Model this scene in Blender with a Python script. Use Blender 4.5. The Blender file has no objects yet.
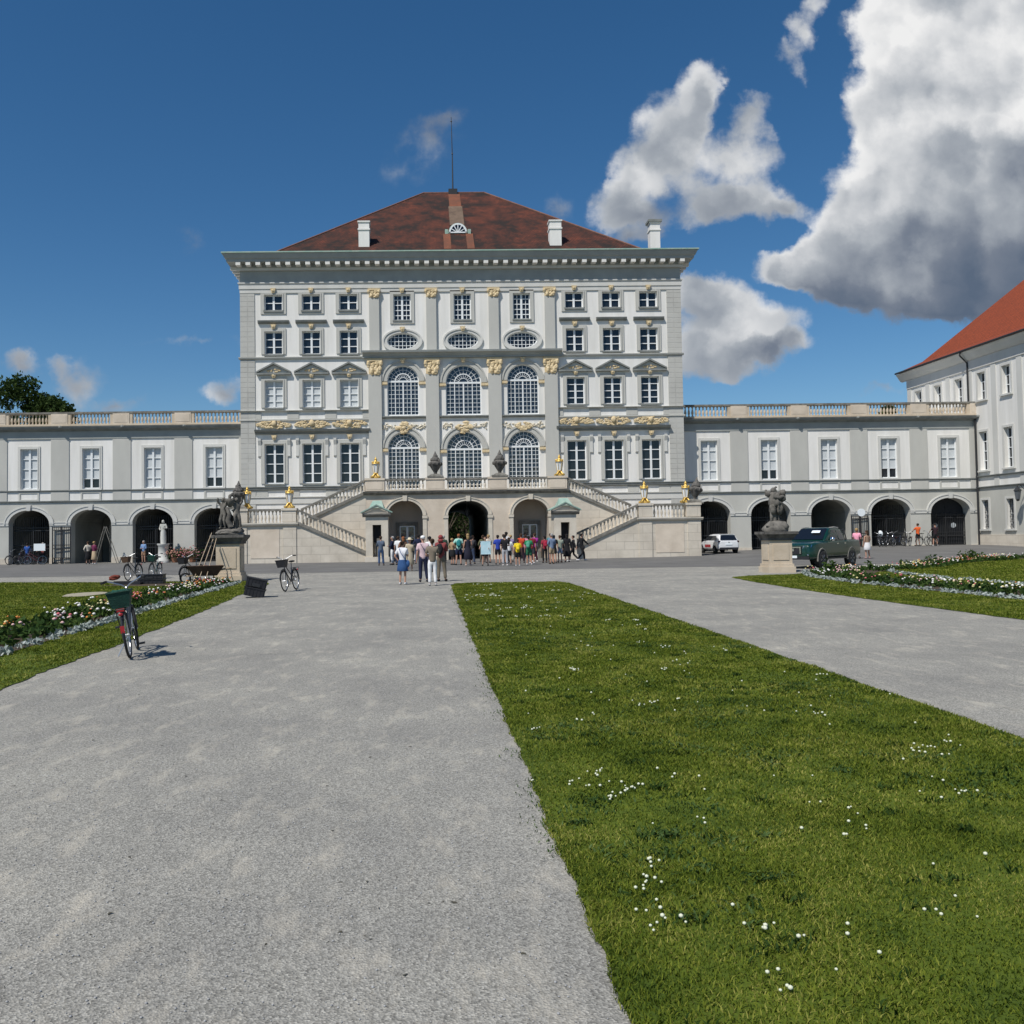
import bpy, bmesh, math, random
import numpy as np
from mathutils import Vector, Matrix, noise
from mathutils.geometry import tessellate_polygon
random.seed(7)
PI = math.pi
SC = bpy.context.scene
COL = SC.collection
R = math.radians

# ------------------------------------------------------------------ mesh helpers
class MB:
    def __init__(self): self.v, self.f = [], []
    def add(self, vs, fs):
        b = len(self.v)
        self.v += [tuple(p) for p in vs]
        self.f += [tuple(i + b for i in q) for q in fs]
        return self
    def box(self, x0, x1, y0, y1, z0, z1):
        return self.add([(x0,y0,z0),(x1,y0,z0),(x1,y1,z0),(x0,y1,z0),(x0,y0,z1),(x1,y0,z1),(x1,y1,z1),(x0,y1,z1)],
                        [(0,3,2,1),(4,5,6,7),(0,1,5,4),(1,2,6,5),(2,3,7,6),(3,0,4,7)])
    def frustum(self, cx, cy, z0, z1, a0, b0, a1, b1):
        return self.add([(cx-a0,cy-b0,z0),(cx+a0,cy-b0,z0),(cx+a0,cy+b0,z0),(cx-a0,cy+b0,z0),(cx-a1,cy-b1,z1),(cx+a1,cy-b1,z1),(cx+a1,cy+b1,z1),(cx-a1,cy+b1,z1)],
                        [(0,3,2,1),(4,5,6,7),(0,1,5,4),(1,2,6,5),(2,3,7,6),(3,0,4,7)])
    def lathe(self, prof, n=12, c=(0,0,0), sx=1, sy=1, rot=0):
        vs, fs = [], []
        for r, z in prof:
            for k in range(n):
                a = 2*PI*k/n + rot
                vs.append((c[0]+r*math.cos(a)*sx, c[1]+r*math.sin(a)*sy, c[2]+z))
        m = len(prof)
        for i in range(m-1):
            for k in range(n):
                fs.append((i*n+k, i*n+(k+1)%n, (i+1)*n+(k+1)%n, (i+1)*n+k))
        fs.append(tuple(range(n-1,-1,-1))); fs.append(tuple((m-1)*n+k for k in range(n)))
        return self.add(vs, fs)
    def tube(self, pts, r, n=6, r2=None):
        pts = [Vector(p) for p in pts]; m = len(pts)
        vs, fs = [], []
        prev = None
        for i, p in enumerate(pts):
            d = (pts[min(i+1,m-1)] - pts[max(i-1,0)]).normalized()
            u = d.orthogonal().normalized() if prev is None else (prev - d*prev.dot(d)).normalized()
            prev = u; w = d.cross(u)
            rr = r if r2 is None else r + (r2-r)*i/(m-1)
            for k in range(n):
                a = 2*PI*k/n
                vs.append(p + u*rr*math.cos(a) + w*rr*math.sin(a))
        for i in range(m-1):
            for k in range(n):
                fs.append((i*n+k, i*n+(k+1)%n, (i+1)*n+(k+1)%n, (i+1)*n+k))
        fs.append(tuple(range(n-1,-1,-1))); fs.append(tuple((m-1)*n+k for k in range(n)))
        return self.add(vs, fs)
    def torus(self, c, Rr, r, axis='x', n=28, m=8, arc=(0, 2*PI)):
        full = abs(arc[1]-arc[0]-2*PI) < 1e-6
        pts = []
        for i in range(n + (0 if full else 1)):
            a = arc[0] + (arc[1]-arc[0])*i/n
            ca, sa = math.cos(a), math.sin(a)
            row = []
            for k in range(m):
                b = 2*PI*k/m
                q, h = Rr + r*math.cos(b), r*math.sin(b)
                if axis == 'x': row.append((c[0]+h, c[1]+q*ca, c[2]+q*sa))
                elif axis == 'y': row.append((c[0]+q*ca, c[1]+h, c[2]+q*sa))
                else: row.append((c[0]+q*ca, c[1]+q*sa, c[2]+h))
            pts.append(row)
        N = len(pts); fs = []
        for i in range(N if full else N-1):
            j = (i+1) % N
            for k in range(m):
                fs.append((i*m+k, i*m+(k+1)%m, j*m+(k+1)%m, j*m+k))
        return self.add([p for row in pts for p in row], fs)
    def blob(self, c, r, sub=1, jit=0, seed=0):
        bm = ICO[sub]
        rx, ry, rz = r if isinstance(r, (tuple, list)) else (r, r, r)
        vs = []
        for p in bm[0]:
            k = 1 + (jit*noise.noise(Vector(p)*1.7 + Vector((seed*3.1, seed*1.7, 0))) if jit else 0)
            vs.append((c[0]+p[0]*rx*k, c[1]+p[1]*ry*k, c[2]+p[2]*rz*k))
        return self.add(vs, bm[1])
    def prism(self, poly, y0, y1):          # poly in x,z -> solid between y0 and y1
        n = len(poly)
        tri = tessellate_polygon([[Vector((x, z, 0)) for x, z in poly]])
        vs = [(x,y0,z) for x,z in poly] + [(x,y1,z) for x,z in poly]
        fs = [tuple(t) for t in tri] + [tuple(i+n for i in reversed(t)) for t in tri]
        fs += [(i,(i+1)%n,(i+1)%n+n,i+n) for i in range(n)]
        return self.add(vs, fs)
    def band(self, outer, inner, y0, y1):   # strip between two open polylines in x,z, given thickness
        n = len(outer)
        vs = [(x,y0,z) for x,z in outer] + [(x,y0,z) for x,z in inner] + [(x,y1,z) for x,z in outer] + [(x,y1,z) for x,z in inner]
        fs = []
        for i in range(n-1):
            fs += [(i,i+1,n+i+1,n+i), (2*n+i,3*n+i,3*n+i+1,2*n+i+1), (i,2*n+i,2*n+i+1,i+1), (n+i,n+i+1,3*n+i+1,3*n+i)]
        fs += [(0,n,3*n,2*n), (n-1,3*n-1,4*n-1,2*n-1)]
        return self.add(vs, fs)
    def plane_holes(self, outer, holes, y=0.0, reveal=0.0, open_bottom=None):
        loops = [outer] + holes
        flat = [p for l in loops for p in l]
        tri = tessellate_polygon([[Vector((x, z, 0)) for x, z in l] for l in loops])
        self.add([(x,y,z) for x,z in flat], [tuple(t) for t in tri])
        if reveal:
            for h in holes: self.tunnel(h, y, y+reveal, open_bottom)
        return self
    def tunnel(self, h, y0, y1, open_bottom=None):
        n = len(h); fs = []
        for i in range(n):
            j = (i+1) % n
            if open_bottom is not None and h[i][1] <= open_bottom and h[j][1] <= open_bottom: continue
            fs.append((i, j, j+n, i+n))
        return self.add([(x,y0,z) for x,z in h] + [(x,y1,z) for x,z in h], fs)
    def ring(self, prof, x0, x1, y0, y1):   # profile (offset, z) swept round a rectangle
        vs, fs = [], []
        for o, z in prof: vs += [(x0-o,y0-o,z),(x1+o,y0-o,z),(x1+o,y1+o,z),(x0-o,y1+o,z)]
        for i in range(len(prof)-1):
            for k in range(4):
                fs.append((i*4+k, i*4+(k+1)%4, i*4+4+(k+1)%4, i*4+4+k))
        return self.add(vs, fs)
    def run(self, prof, x0, x1):            # profile (y, z) extruded along x, capped
        n = len(prof)
        vs = [(x0,y,z) for y,z in prof] + [(x1,y,z) for y,z in prof]
        fs = [(i,i+1,n+i+1,n+i) for i in range(n-1)] + [tuple(range(n)), tuple(range(2*n-1,n-1,-1))]
        return self.add(vs, fs)
    def xf(self, M):
        self.v = [tuple(M @ Vector(p)) for p in self.v]; return self
    def merge(self, o, M=None):
        return self.add([M @ Vector(p) for p in o.v] if M else o.v, o.f)
    def mesh(self, name, mat=None, smooth=False):
        me = bpy.data.meshes.new(name)
        me.from_pydata(self.v, [], self.f)
        if mat: me.materials.append(mat)
        if smooth:
            me.shade_smooth(); me.set_sharp_from_angle(angle=R(smooth if smooth > 1 else 45))
        return me
    def build(self, name, mat, parent=None, loc=(0,0,0), smooth=False, rz=0):
        return link(name, self.mesh(name, mat, smooth), parent, loc, rz)

def _ico(s):
    bm = bmesh.new(); bmesh.ops.create_icosphere(bm, subdivisions=s, radius=1)
    r = ([v.co.to_tuple() for v in bm.verts], [tuple(v.index for v in f.verts) for f in bm.faces]); bm.free(); return r
ICO = {k: _ico(k) for k in (1, 2, 3)}

def link(name, me, parent=None, loc=(0,0,0), rz=0):
    o = bpy.data.objects.new(name, me); COL.objects.link(o)
    o.location = loc; o.rotation_euler = (0,0,rz)
    if parent: o.parent = parent
    return o
def tag(o, label=None, cat=None, group=None, kind=None):
    if label: o['label'] = label
    if cat: o['category'] = cat
    if group: o['group'] = group
    if kind: o['kind'] = kind
    return o
def thing(name, label, cat, loc=(0,0,0), rz=0, group=None):
    o = bpy.data.objects.new(name, None); COL.objects.link(o)
    o.location = loc; o.rotation_euler = (0,0,rz); o.empty_display_size = .2
    return tag(o, label, cat, group)
def dup(root, loc, rz=0, label=None, tilt=None):
    def cp(o, p):
        c = o.copy(); COL.objects.link(c)
        if p: c.parent = p
        for ch in KIDS.get(o.name, None) or [q for q in o.children]: cp(ch, c)
        return c
    KIDS = {}
    r = cp(root, None); r.location = loc; r.rotation_euler = (tilt[0], tilt[1], rz) if tilt else (0,0,rz)
    if label: r['label'] = label
    return r
def setmat(o, m):
    o.material_slots[0].link = 'OBJECT'; o.material_slots[0].material = m

def sstep(t):
    t = min(max(t, 0), 1); return t*t*(3-2*t)
def gz(x, y):                                # the forecourt rises a little towards the north wing
    return 0.42*sstep((y-50)/18.6)*sstep((x-8)/28)

# ------------------------------------------------------------------ materials
def nodes(name):
    m = bpy.data.materials.new(name); m.use_nodes = True
    nt = m.node_tree; b = nt.nodes['Principled BSDF']
    return m, nt, b
def mat(name, c1, c2=None, scale=4, rough=.8, bump=0, bscale=None, metal=0, detail=6, stretch=(1,1,1), spec=.3, bdist=.02):
    m, nt, b = nodes(name)
    b.inputs['Roughness'].default_value = rough; b.inputs['Metallic'].default_value = metal
    b.inputs['Specular IOR Level'].default_value = spec
    b.inputs['Base Color'].default_value = (*c1, 1)
    if c2 or bump:
        tc = nt.nodes.new('ShaderNodeTexCoord'); mp = nt.nodes.new('ShaderNodeMapping')
        mp.inputs['Scale'].default_value = stretch
        nt.links.new(tc.outputs['Object'], mp.inputs['Vector'])
    if c2:
        n = nt.nodes.new('ShaderNodeTexNoise'); n.inputs['Scale'].default_value = scale; n.inputs['Detail'].default_value = detail
        n.inputs['Roughness'].default_value = .62
        nt.links.new(mp.outputs['Vector'], n.inputs['Vector'])
        r = nt.nodes.new('ShaderNodeValToRGB'); r.color_ramp.elements[0].position = .32; r.color_ramp.elements[1].position = .68
        r.color_ramp.elements[0].color = (*c1, 1); r.color_ramp.elements[1].color = (*c2, 1)
        nt.links.new(n.outputs['Fac'], r.inputs['Fac']); nt.links.new(r.outputs['Color'], b.inputs['Base Color'])
    if bump:
        n2 = nt.nodes.new('ShaderNodeTexNoise'); n2.inputs['Scale'].default_value = bscale or scale*4; n2.inputs['Detail'].default_value = 5
        nt.links.new(mp.outputs['Vector'], n2.inputs['Vector'])
        bp = nt.nodes.new('ShaderNodeBump'); bp.inputs['Strength'].default_value = bump; bp.inputs['Distance'].default_value = bdist
        nt.links.new(n2.outputs['Fac'], bp.inputs['Height']); nt.links.new(bp.outputs['Normal'], b.inputs['Normal'])
    return m
def tile_mat(name, ca, cb, cm, dirt, dirtpos=(.4,.62), dscale=.35, w=.22, h=.16, rough=.85, coord='Object', off=.5, mort=.02, bumpd=.03, rot=None):
    m, nt, b = nodes(name); L = nt.links.new; b.inputs['Roughness'].default_value = rough; b.inputs['Specular IOR Level'].default_value = .25
    tc = nt.nodes.new('ShaderNodeTexCoord'); mp = nt.nodes.new('ShaderNodeMapping')
    if rot: mp.inputs['Rotation'].default_value = rot
    L(tc.outputs[coord], mp.inputs['Vector'])
    br = nt.nodes.new('ShaderNodeTexBrick'); br.offset = off
    br.inputs['Color1'].default_value = (*ca,1); br.inputs['Color2'].default_value = (*cb,1); br.inputs['Mortar'].default_value = (*cm,1)
    br.inputs['Scale'].default_value = 1; br.inputs['Brick Width'].default_value = w; br.inputs['Row Height'].default_value = h; br.inputs['Mortar Size'].default_value = mort
    L(mp.outputs['Vector'], br.inputs['Vector'])
    n = nt.nodes.new('ShaderNodeTexNoise'); n.inputs['Scale'].default_value = dscale; n.inputs['Detail'].default_value = 9; n.inputs['Roughness'].default_value = .68
    L(tc.outputs['Object'], n.inputs['Vector'])
    r = nt.nodes.new('ShaderNodeValToRGB'); r.color_ramp.elements[0].position = dirtpos[0]; r.color_ramp.elements[1].position = dirtpos[1]
    L(n.outputs['Fac'], r.inputs['Fac'])
    mx = nt.nodes.new('ShaderNodeMix'); mx.data_type = 'RGBA'
    L(r.outputs['Color'], mx.inputs['Factor']); L(br.outputs['Color'], mx.inputs['A']); mx.inputs['B'].default_value = (*dirt,1)
    L(mx.outputs['Result'], b.inputs['Base Color'])
    bp = nt.nodes.new('ShaderNodeBump'); bp.inputs['Strength'].default_value = .6; bp.inputs['Distance'].default_value = bumpd
    L(br.outputs['Fac'], bp.inputs['Height']); bp.invert = True; L(bp.outputs['Normal'], b.inputs['Normal'])
    return m
def flat(name, c, rough=.7, metal=0, spec=.4):
    m, nt, b = nodes(name); b.inputs['Base Color'].default_value = (*c,1); b.inputs['Roughness'].default_value = rough
    b.inputs['Metallic'].default_value = metal; b.inputs['Specular IOR Level'].default_value = spec; return m

M = {}
M['white'] = mat('white_plaster', (.80,.785,.75), (.66,.645,.60), .55, .9, .1, 30, stretch=(2.6,2.6,.28), detail=9)
M['grey'] = mat('grey_plaster', (.44,.435,.40), (.50,.495,.455), .6, .9, .12, 25, stretch=(1.4,1.4,.5))
M['lightgrey'] = mat('light_grey_plaster', (.53,.525,.49), (.60,.595,.56), .7, .9, .1, 25, stretch=(1.4,1.4,.4))
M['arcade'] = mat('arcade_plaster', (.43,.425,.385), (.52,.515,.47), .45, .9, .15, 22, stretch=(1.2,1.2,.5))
M['quoin'] = tile_mat('quoin_plaster', (.41,.405,.375), (.45,.445,.41), (.34,.335,.31), (.48,.475,.44), w=2.0, h=.38, mort=.03, off=0, rot=(R(90),0,0), bumpd=.02)
M['darkline'] = mat('dark_moulding', (.17,.18,.17), (.25,.26,.245), 2, .85, .2, 20)  # dark mouldings; at the pavilion sill the tone stands in for shadow
M['cornice'] = mat('cornice_plaster', (.30,.315,.30), (.37,.385,.365), .8, .9, .1, 20)
M['copper'] = mat('green_copper', (.22,.36,.30), (.36,.44,.38), 2.2, .7, .15, 12)
M['ochre'] = mat('ochre_stucco', (.58,.44,.24), (.70,.58,.38), 5, .8, .4, 14)
M['ochrepale'] = mat('pale_ochre_stucco', (.62,.55,.42), (.70,.65,.53), 5, .8, .4, 14)
M['stone'] = tile_mat('beige_stone', (.62,.56,.465), (.66,.60,.505), (.44,.40,.33), (.47,.42,.345), (.40,.70), .55, w=1.25, h=.56, rough=.9, mort=.012, bumpd=.015, rot=(R(90),0,0))
M['stoneplain'] = mat('beige_stone_carved', (.50,.45,.37), (.66,.60,.50), 1.1, .9, .3, 9, detail=9)
M['stonepink'] = mat('pinkish_stone', (.50,.425,.335), (.68,.59,.48), .7, .9, .3, 9, detail=9)
M['stonetan'] = mat('tan_sandstone', (.48,.395,.29), (.60,.51,.395), 1.4, .9, .35, 10, detail=8)
M['stonedark'] = mat('weathered_dark_stone', (.055,.052,.048), (.17,.16,.145), 3, .9, .8, 14, detail=8)
M['statue'] = mat('grey_statue_stone', (.075,.07,.062), (.21,.195,.17), 3.2, .9, .7, 12, detail=8)
M['moss'] = mat('mossy_moulding', (.12,.115,.10), (.26,.245,.215), 3, .95, .5, 12)
M['sash'] = flat('white_sash_paint', (.74,.76,.76), .5)
M['blind'] = mat('window_blind', (.50,.53,.54), (.57,.60,.61), 1.2, .8)
M['iron'] = flat('black_iron', (.025,.026,.028), .5)
M['darkwood_shade'] = mat('gate_wood_and_shade', (.018,.02,.024), (.03,.032,.036), 3, .7)  # gate wood; also backs closed bays, its near-black in place of shade
M['tunnel'] = mat('shaded_passage_plaster', (.22,.22,.20), (.30,.30,.27), .6, .9)  # plaster colour lowered so the vaults and passages read as shaded
M['brownwall'] = mat('brown_niche_plaster', (.42,.36,.29), (.50,.43,.36), 1, .9)
M['gold'] = mat('gilded_metal', (.58,.39,.10), (.72,.51,.16), 6, .5, .3, 20, metal=.6)
M['roofdark'] = tile_mat('old_roof_tiles', (.185,.052,.029), (.12,.037,.023), (.04,.02,.014), (.026,.019,.016), (.37,.60), .62)
M['rooforange'] = tile_mat('orange_roof_tiles', (.33,.068,.026), (.26,.055,.023), (.13,.04,.02), (.21,.05,.023), (.5,.75), .25)
M['tilenew'] = tile_mat('new_roof_tiles', (.27,.095,.05), (.22,.08,.045), (.12,.05,.03), (.12,.06,.04), (.4,.7), .9)
M['tilemoss'] = tile_mat('stained_roof_tiles', (.25,.18,.12), (.20,.14,.10), (.12,.08,.06), (.10,.07,.05), (.4,.7), .9)
M['ridge'] = mat('ridge_tile', (.13,.06,.045), (.20,.11,.08), 4, .85)
M['rubber'] = flat('rubber', (.02,.02,.02), .8)
M['steel'] = flat('brushed_steel', (.55,.56,.57), .3, .9)
M['blackplastic'] = mat('black_plastic', (.018,.018,.021), (.03,.03,.034), 4, .5)
M['basketgreen'] = mat('green_basket', (.005,.034,.025), (.010,.050,.036), 20, .7, .5, 60)
M['red'] = flat('red_plastic', (.35,.02,.025), .4)
M['wood'] = mat('weathered_wood', (.33,.25,.17), (.45,.36,.25), 6, .8, .2, 20, stretch=(1,1,.2))
M['brownwood'] = mat('brown_tub', (.07,.04,.025), (.11,.065,.04), 5, .7)
M['tyre'] = flat('tyre', (.022,.022,.023), .85)
M['rim'] = flat('alloy_rim', (.25,.26,.27), .35, .8)
M['chrome'] = flat('chrome', (.8,.8,.82), .12, 1)
M['lampglass'] = flat('lamp_glass_clear', (.75,.78,.8), .1); M['lampdark'] = flat('lamp_glass_smoky', (.10,.11,.12), .1)
M['paper'] = flat('white_board', (.75,.80,.82), .6)
M['pink'] = flat('pink_cloth', (.75,.28,.38), .8)
def glass_mat(name, c, rough=.04, spec=.6, wob=.02):
    m, nt, b = nodes(name); b.inputs['Base Color'].default_value = (*c,1); b.inputs['Roughness'].default_value = rough
    b.inputs['Specular IOR Level'].default_value = spec; b.inputs['IOR'].default_value = 1.5
    tc = nt.nodes.new('ShaderNodeTexCoord'); n = nt.nodes.new('ShaderNodeTexNoise'); n.inputs['Scale'].default_value = 1.7
    nt.links.new(tc.outputs['Object'], n.inputs['Vector']); bp = nt.nodes.new('ShaderNodeBump'); bp.inputs['Strength'].default_value = .25; bp.inputs['Distance'].default_value = wob
    nt.links.new(n.outputs['Fac'], bp.inputs['Height']); nt.links.new(bp.outputs['Normal'], b.inputs['Normal']); return m
M['pane'] = glass_mat('window_glass', (.012,.016,.022))
M['paneblue'] = glass_mat('sky_tinted_hall_glass', (.022,.032,.046), .06, .8, .09)  # lighter, bluer base colour stands in for reflected sky
M['carglass'] = glass_mat('car_glass', (.008,.010,.014), .03, .7, .0)
def paint(name, c, coat=1, rough=.35, metal=0):
    m, nt, b = nodes(name); b.inputs['Base Color'].default_value = (*c,1); b.inputs['Roughness'].default_value = rough; b.inputs['Metallic'].default_value = metal
    b.inputs['Coat Weight'].default_value = coat; b.inputs['Coat Roughness'].default_value = .06; return m
M['carwhite'] = paint('white_car_paint', (.75,.76,.77))
M['cargreen'] = paint('dark_green_car_paint', (.003,.032,.022), .4, .3, 0)
_cl = {}
def cloth(c, rough=.9):
    k = tuple(c)
    if k not in _cl: _cl[k] = mat('cloth', tuple(x*.88 for x in c), tuple(min(1,x*1.12) for x in c), 9, rough)
    return _cl[k]

# ------------------------------------------------------------------ camera, sun, sky
SC.render.engine = 'CYCLES'
CR = Vector((.9997169,-.01887284,-.01448889)); CD = Vector((-.01379027,.03663552,-.99923354)); CF = Vector((.01938918,.99915047,.03636488))
cam = bpy.data.cameras.new('camera'); co = bpy.data.objects.new('camera', cam); COL.objects.link(co)
mw = Matrix.Identity(4)
for i, v in enumerate((CR, -CD, -CF)):
    for j in range(3): mw[j][i] = v[j]
mw.translation = (0, 0, 1.7); co.matrix_world = mw
cam.sensor_width = 36; cam.lens = 900/1024*36; cam.shift_x = (512-447)/1024; cam.shift_y = (503-512)/1024
cam.clip_end = 6000; SC.camera = co
SUN = Vector((-.39, -.45, .82)).normalized()
sl = bpy.data.lights.new('sun', 'SUN'); sl.energy = 4.2; sl.angle = R(.53); sl.color = (1, .955, .89)
so = bpy.data.objects.new('sun', sl); COL.objects.link(so); so.rotation_euler = SUN.to_track_quat('Z', 'Y').to_euler(); so.location = (-40,-50,90)
SC.view_settings.view_transform = 'Standard'; SC.view_settings.look = 'None'; SC.view_settings.gamma = 1; SC.view_settings.exposure = 0.1

W = bpy.data.worlds.new('World'); SC.world = W; W.use_nodes = True
def make_world():
    nt = W.node_tree; nt.nodes.clear(); L = nt.links.new
    def N(t, **k):
        n = nt.nodes.new(t)
        for a, v in k.items(): setattr(n, a, v)
        return n
    def val(x, sock):
        if isinstance(x, (int, float)): sock.default_value = x
        elif isinstance(x, tuple): sock.default_value = x
        else: L(x, sock)
    def ma(op, a, b=0, c=None, clamp=False):
        n = N('ShaderNodeMath', operation=op, use_clamp=clamp); val(a, n.inputs[0]); val(b, n.inputs[1])
        if c is not None: val(c, n.inputs[2])
        return n.outputs[0]
    def vm(op, a, b):
        n = N('ShaderNodeVectorMath', operation=op); val(a, n.inputs[0]); val(b, n.inputs[1])
        return n.outputs['Value'] if op == 'LENGTH' else n.outputs[0]
    def nz(vec, scale, detail=6, rough=.55):
        n = N('ShaderNodeTexNoise', noise_dimensions='2D'); L(vec, n.inputs['Vector']); n.inputs['Scale'].default_value = scale
        n.inputs['Detail'].default_value = detail; n.inputs['Roughness'].default_value = rough; return n
    sky = N('ShaderNodeTexSky', sky_type='NISHITA', sun_disc=False)
    sky.sun_elevation = math.asin(SUN.z); sky.sun_rotation = math.atan2(SUN.x, SUN.y)
    sky.altitude = 600; sky.air_density = SKY[0]; sky.dust_density = SKY[1]; sky.ozone_density = SKY[2]
    hs = N('ShaderNodeHueSaturation'); hs.inputs['Hue'].default_value = .4975; hs.inputs['Saturation'].default_value = SKY[4]; hs.inputs['Value'].default_value = SKY[5]; L(sky.outputs[0], hs.inputs['Color'])
    bg = N('ShaderNodeBackground'); L(hs.outputs[0], bg.inputs['Color']); bg.inputs['Strength'].default_value = SKY[3]
    tc = N('ShaderNodeTexCoord'); sp = N('ShaderNodeSeparateXYZ'); L(tc.outputs['Generated'], sp.inputs[0])
    yy = ma('MAXIMUM', sp.outputs['Y'], .05)
    cb = N('ShaderNodeCombineXYZ'); L(ma('DIVIDE', sp.outputs['X'], yy), cb.inputs[0]); L(ma('DIVIDE', sp.outputs['Z'], yy), cb.inputs[1])
    P = cb.outputs[0]
    w1 = nz(P, 5, 3, .5); w2 = nz(P, 22, 5, .6)
    wv = vm('SUBTRACT', w1.outputs['Color'], (.5,.5,.5)); wv2 = vm('SUBTRACT', w2.outputs['Color'], (.5,.5,.5))
    sc1 = N('ShaderNodeVectorMath', operation='SCALE'); L(wv, sc1.inputs[0]); sc1.inputs['Scale'].default_value = .07
    sc2 = N('ShaderNodeVectorMath', operation='SCALE'); L(wv2, sc2.inputs[0]); sc2.inputs['Scale'].default_value = .035
    Q = vm('ADD', vm('ADD', P, sc1.outputs[0]), sc2.outputs[0])
    mk = N('ShaderNodeVectorMath', operation='MULTIPLY'); L(Q, mk.inputs[0]); mk.inputs[1].default_value = (1,1,0); Q = mk.outputs[0]
    sf = sb = sw = None
    for u, v, ru, rv, amp, br in CLOUDS:
        d = vm('MULTIPLY', vm('SUBTRACT', Q, (u, v, 0)), (1/ru, 1/rv, 0))
        ln = N('ShaderNodeVectorMath', operation='LENGTH'); L(d, ln.inputs[0])
        f = ma('MAXIMUM', ma('SUBTRACT', 1, ln.outputs['Value']), 0)
        f = ma('MULTIPLY', f, amp)
        fb = ma('MULTIPLY', f, br)
        sf = f if sf is None else ma('ADD', sf, f); sb = fb if sb is None else ma('ADD', sb, fb)
    # billows: rounded puffs lit from the sun side
    def rel_(scale, dx, dy, detail, gain):
        r_ = []
        for ox, oy in ((0, 0), (dx, dy)):
            o_ = N('ShaderNodeVectorMath', operation='ADD'); L(vm('ADD', P, sc2.outputs[0]), o_.inputs[0]); o_.inputs[1].default_value = (ox, oy, 0)
            v_ = N('ShaderNodeTexVoronoi', feature='SMOOTH_F1', voronoi_dimensions='2D'); L(o_.outputs[0], v_.inputs['Vector']); v_.inputs['Scale'].default_value = scale
            v_.inputs['Detail'].default_value = detail; v_.inputs['Roughness'].default_value = .55; v_.inputs['Smoothness'].default_value = .55; v_.normalize = True
            r_.append(v_.outputs['Distance'])
        return ma('SUBTRACT', .5, r_[0]), ma('MULTIPLY', ma('SUBTRACT', r_[1], r_[0]), gain)
    na, ra = rel_(6.5, -.020, .030, 2.5, RELG[0])
    nb = nz(P, 14, 8, .58).outputs['Fac']
    rb_ = ma('MULTIPLY', ma('SUBTRACT', nb, .5), RELG[1])
    rc = ma('MULTIPLY', ma('SUBTRACT', w2.outputs['Fac'], .5), RELG[2])
    nsum = ma('ADD', ma('MULTIPLY', na, .35), ma('MULTIPLY', ma('SUBTRACT', nb, .5), .85))
    dens = ma('ADD', sf, nsum)
    mr = N('ShaderNodeMapRange', interpolation_type='SMOOTHSTEP'); L(dens, mr.inputs['Value']); mr.inputs['From Min'].default_value = .10; mr.inputs['From Max'].default_value = .52
    gate = N('ShaderNodeMapRange', interpolation_type='SMOOTHSTEP'); L(sf, gate.inputs['Value']); gate.inputs['From Min'].default_value = .0; gate.inputs['From Max'].default_value = .16
    front = ma('GREATER_THAN', sp.outputs['Y'], .06)
    alpha = ma('MULTIPLY', ma('MULTIPLY', mr.outputs[0], gate.outputs[0]), front)
    bri = ma('DIVIDE', sb, ma('MAXIMUM', sf, .001))
    bri = ma('ADD', ma('ADD', bri, ra), ma('ADD', rb_, rc))
    thin = N('ShaderNodeMapRange'); L(dens, thin.inputs['Value']); thin.inputs['From Min'].default_value = .1; thin.inputs['From Max'].default_value = .75; thin.inputs['To Min'].default_value = .28; thin.inputs['To Max'].default_value = 0
    bri = ma('ADD', bri, thin.outputs[0], clamp=True)
    cr = N('ShaderNodeValToRGB'); L(bri, cr.inputs['Fac'])
    e = cr.color_ramp.elements; e[0].position = 0; e[0].color = (.095,.13,.19,1); e[1].position = 1; e[1].color = (.80,.80,.80,1)
    a = e.new(.3); a.color = (.17,.20,.255,1); a = e.new(.6); a.color = (.36,.39,.43,1); a = e.new(.82); a.color = (.60,.615,.635,1)
    bg2 = N('ShaderNodeBackground'); L(cr.outputs[0], bg2.inputs['Color']); bg2.inputs['Strength'].default_value = 1
    mix = N('ShaderNodeMixShader'); L(alpha, mix.inputs[0]); L(bg.outputs[0], mix.inputs[1]); L(bg2.outputs[0], mix.inputs[2])
    out = N('ShaderNodeOutputWorld'); L(mix.outputs[0], out.inputs['Surface'])
    W.cycles.sampling_method = 'MANUAL'; W.cycles.sample_map_resolution = 512
SKY = (1.0, .25, 4.0, .085, 1.24, .95); RELG = (1.35, .38, .17)
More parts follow.
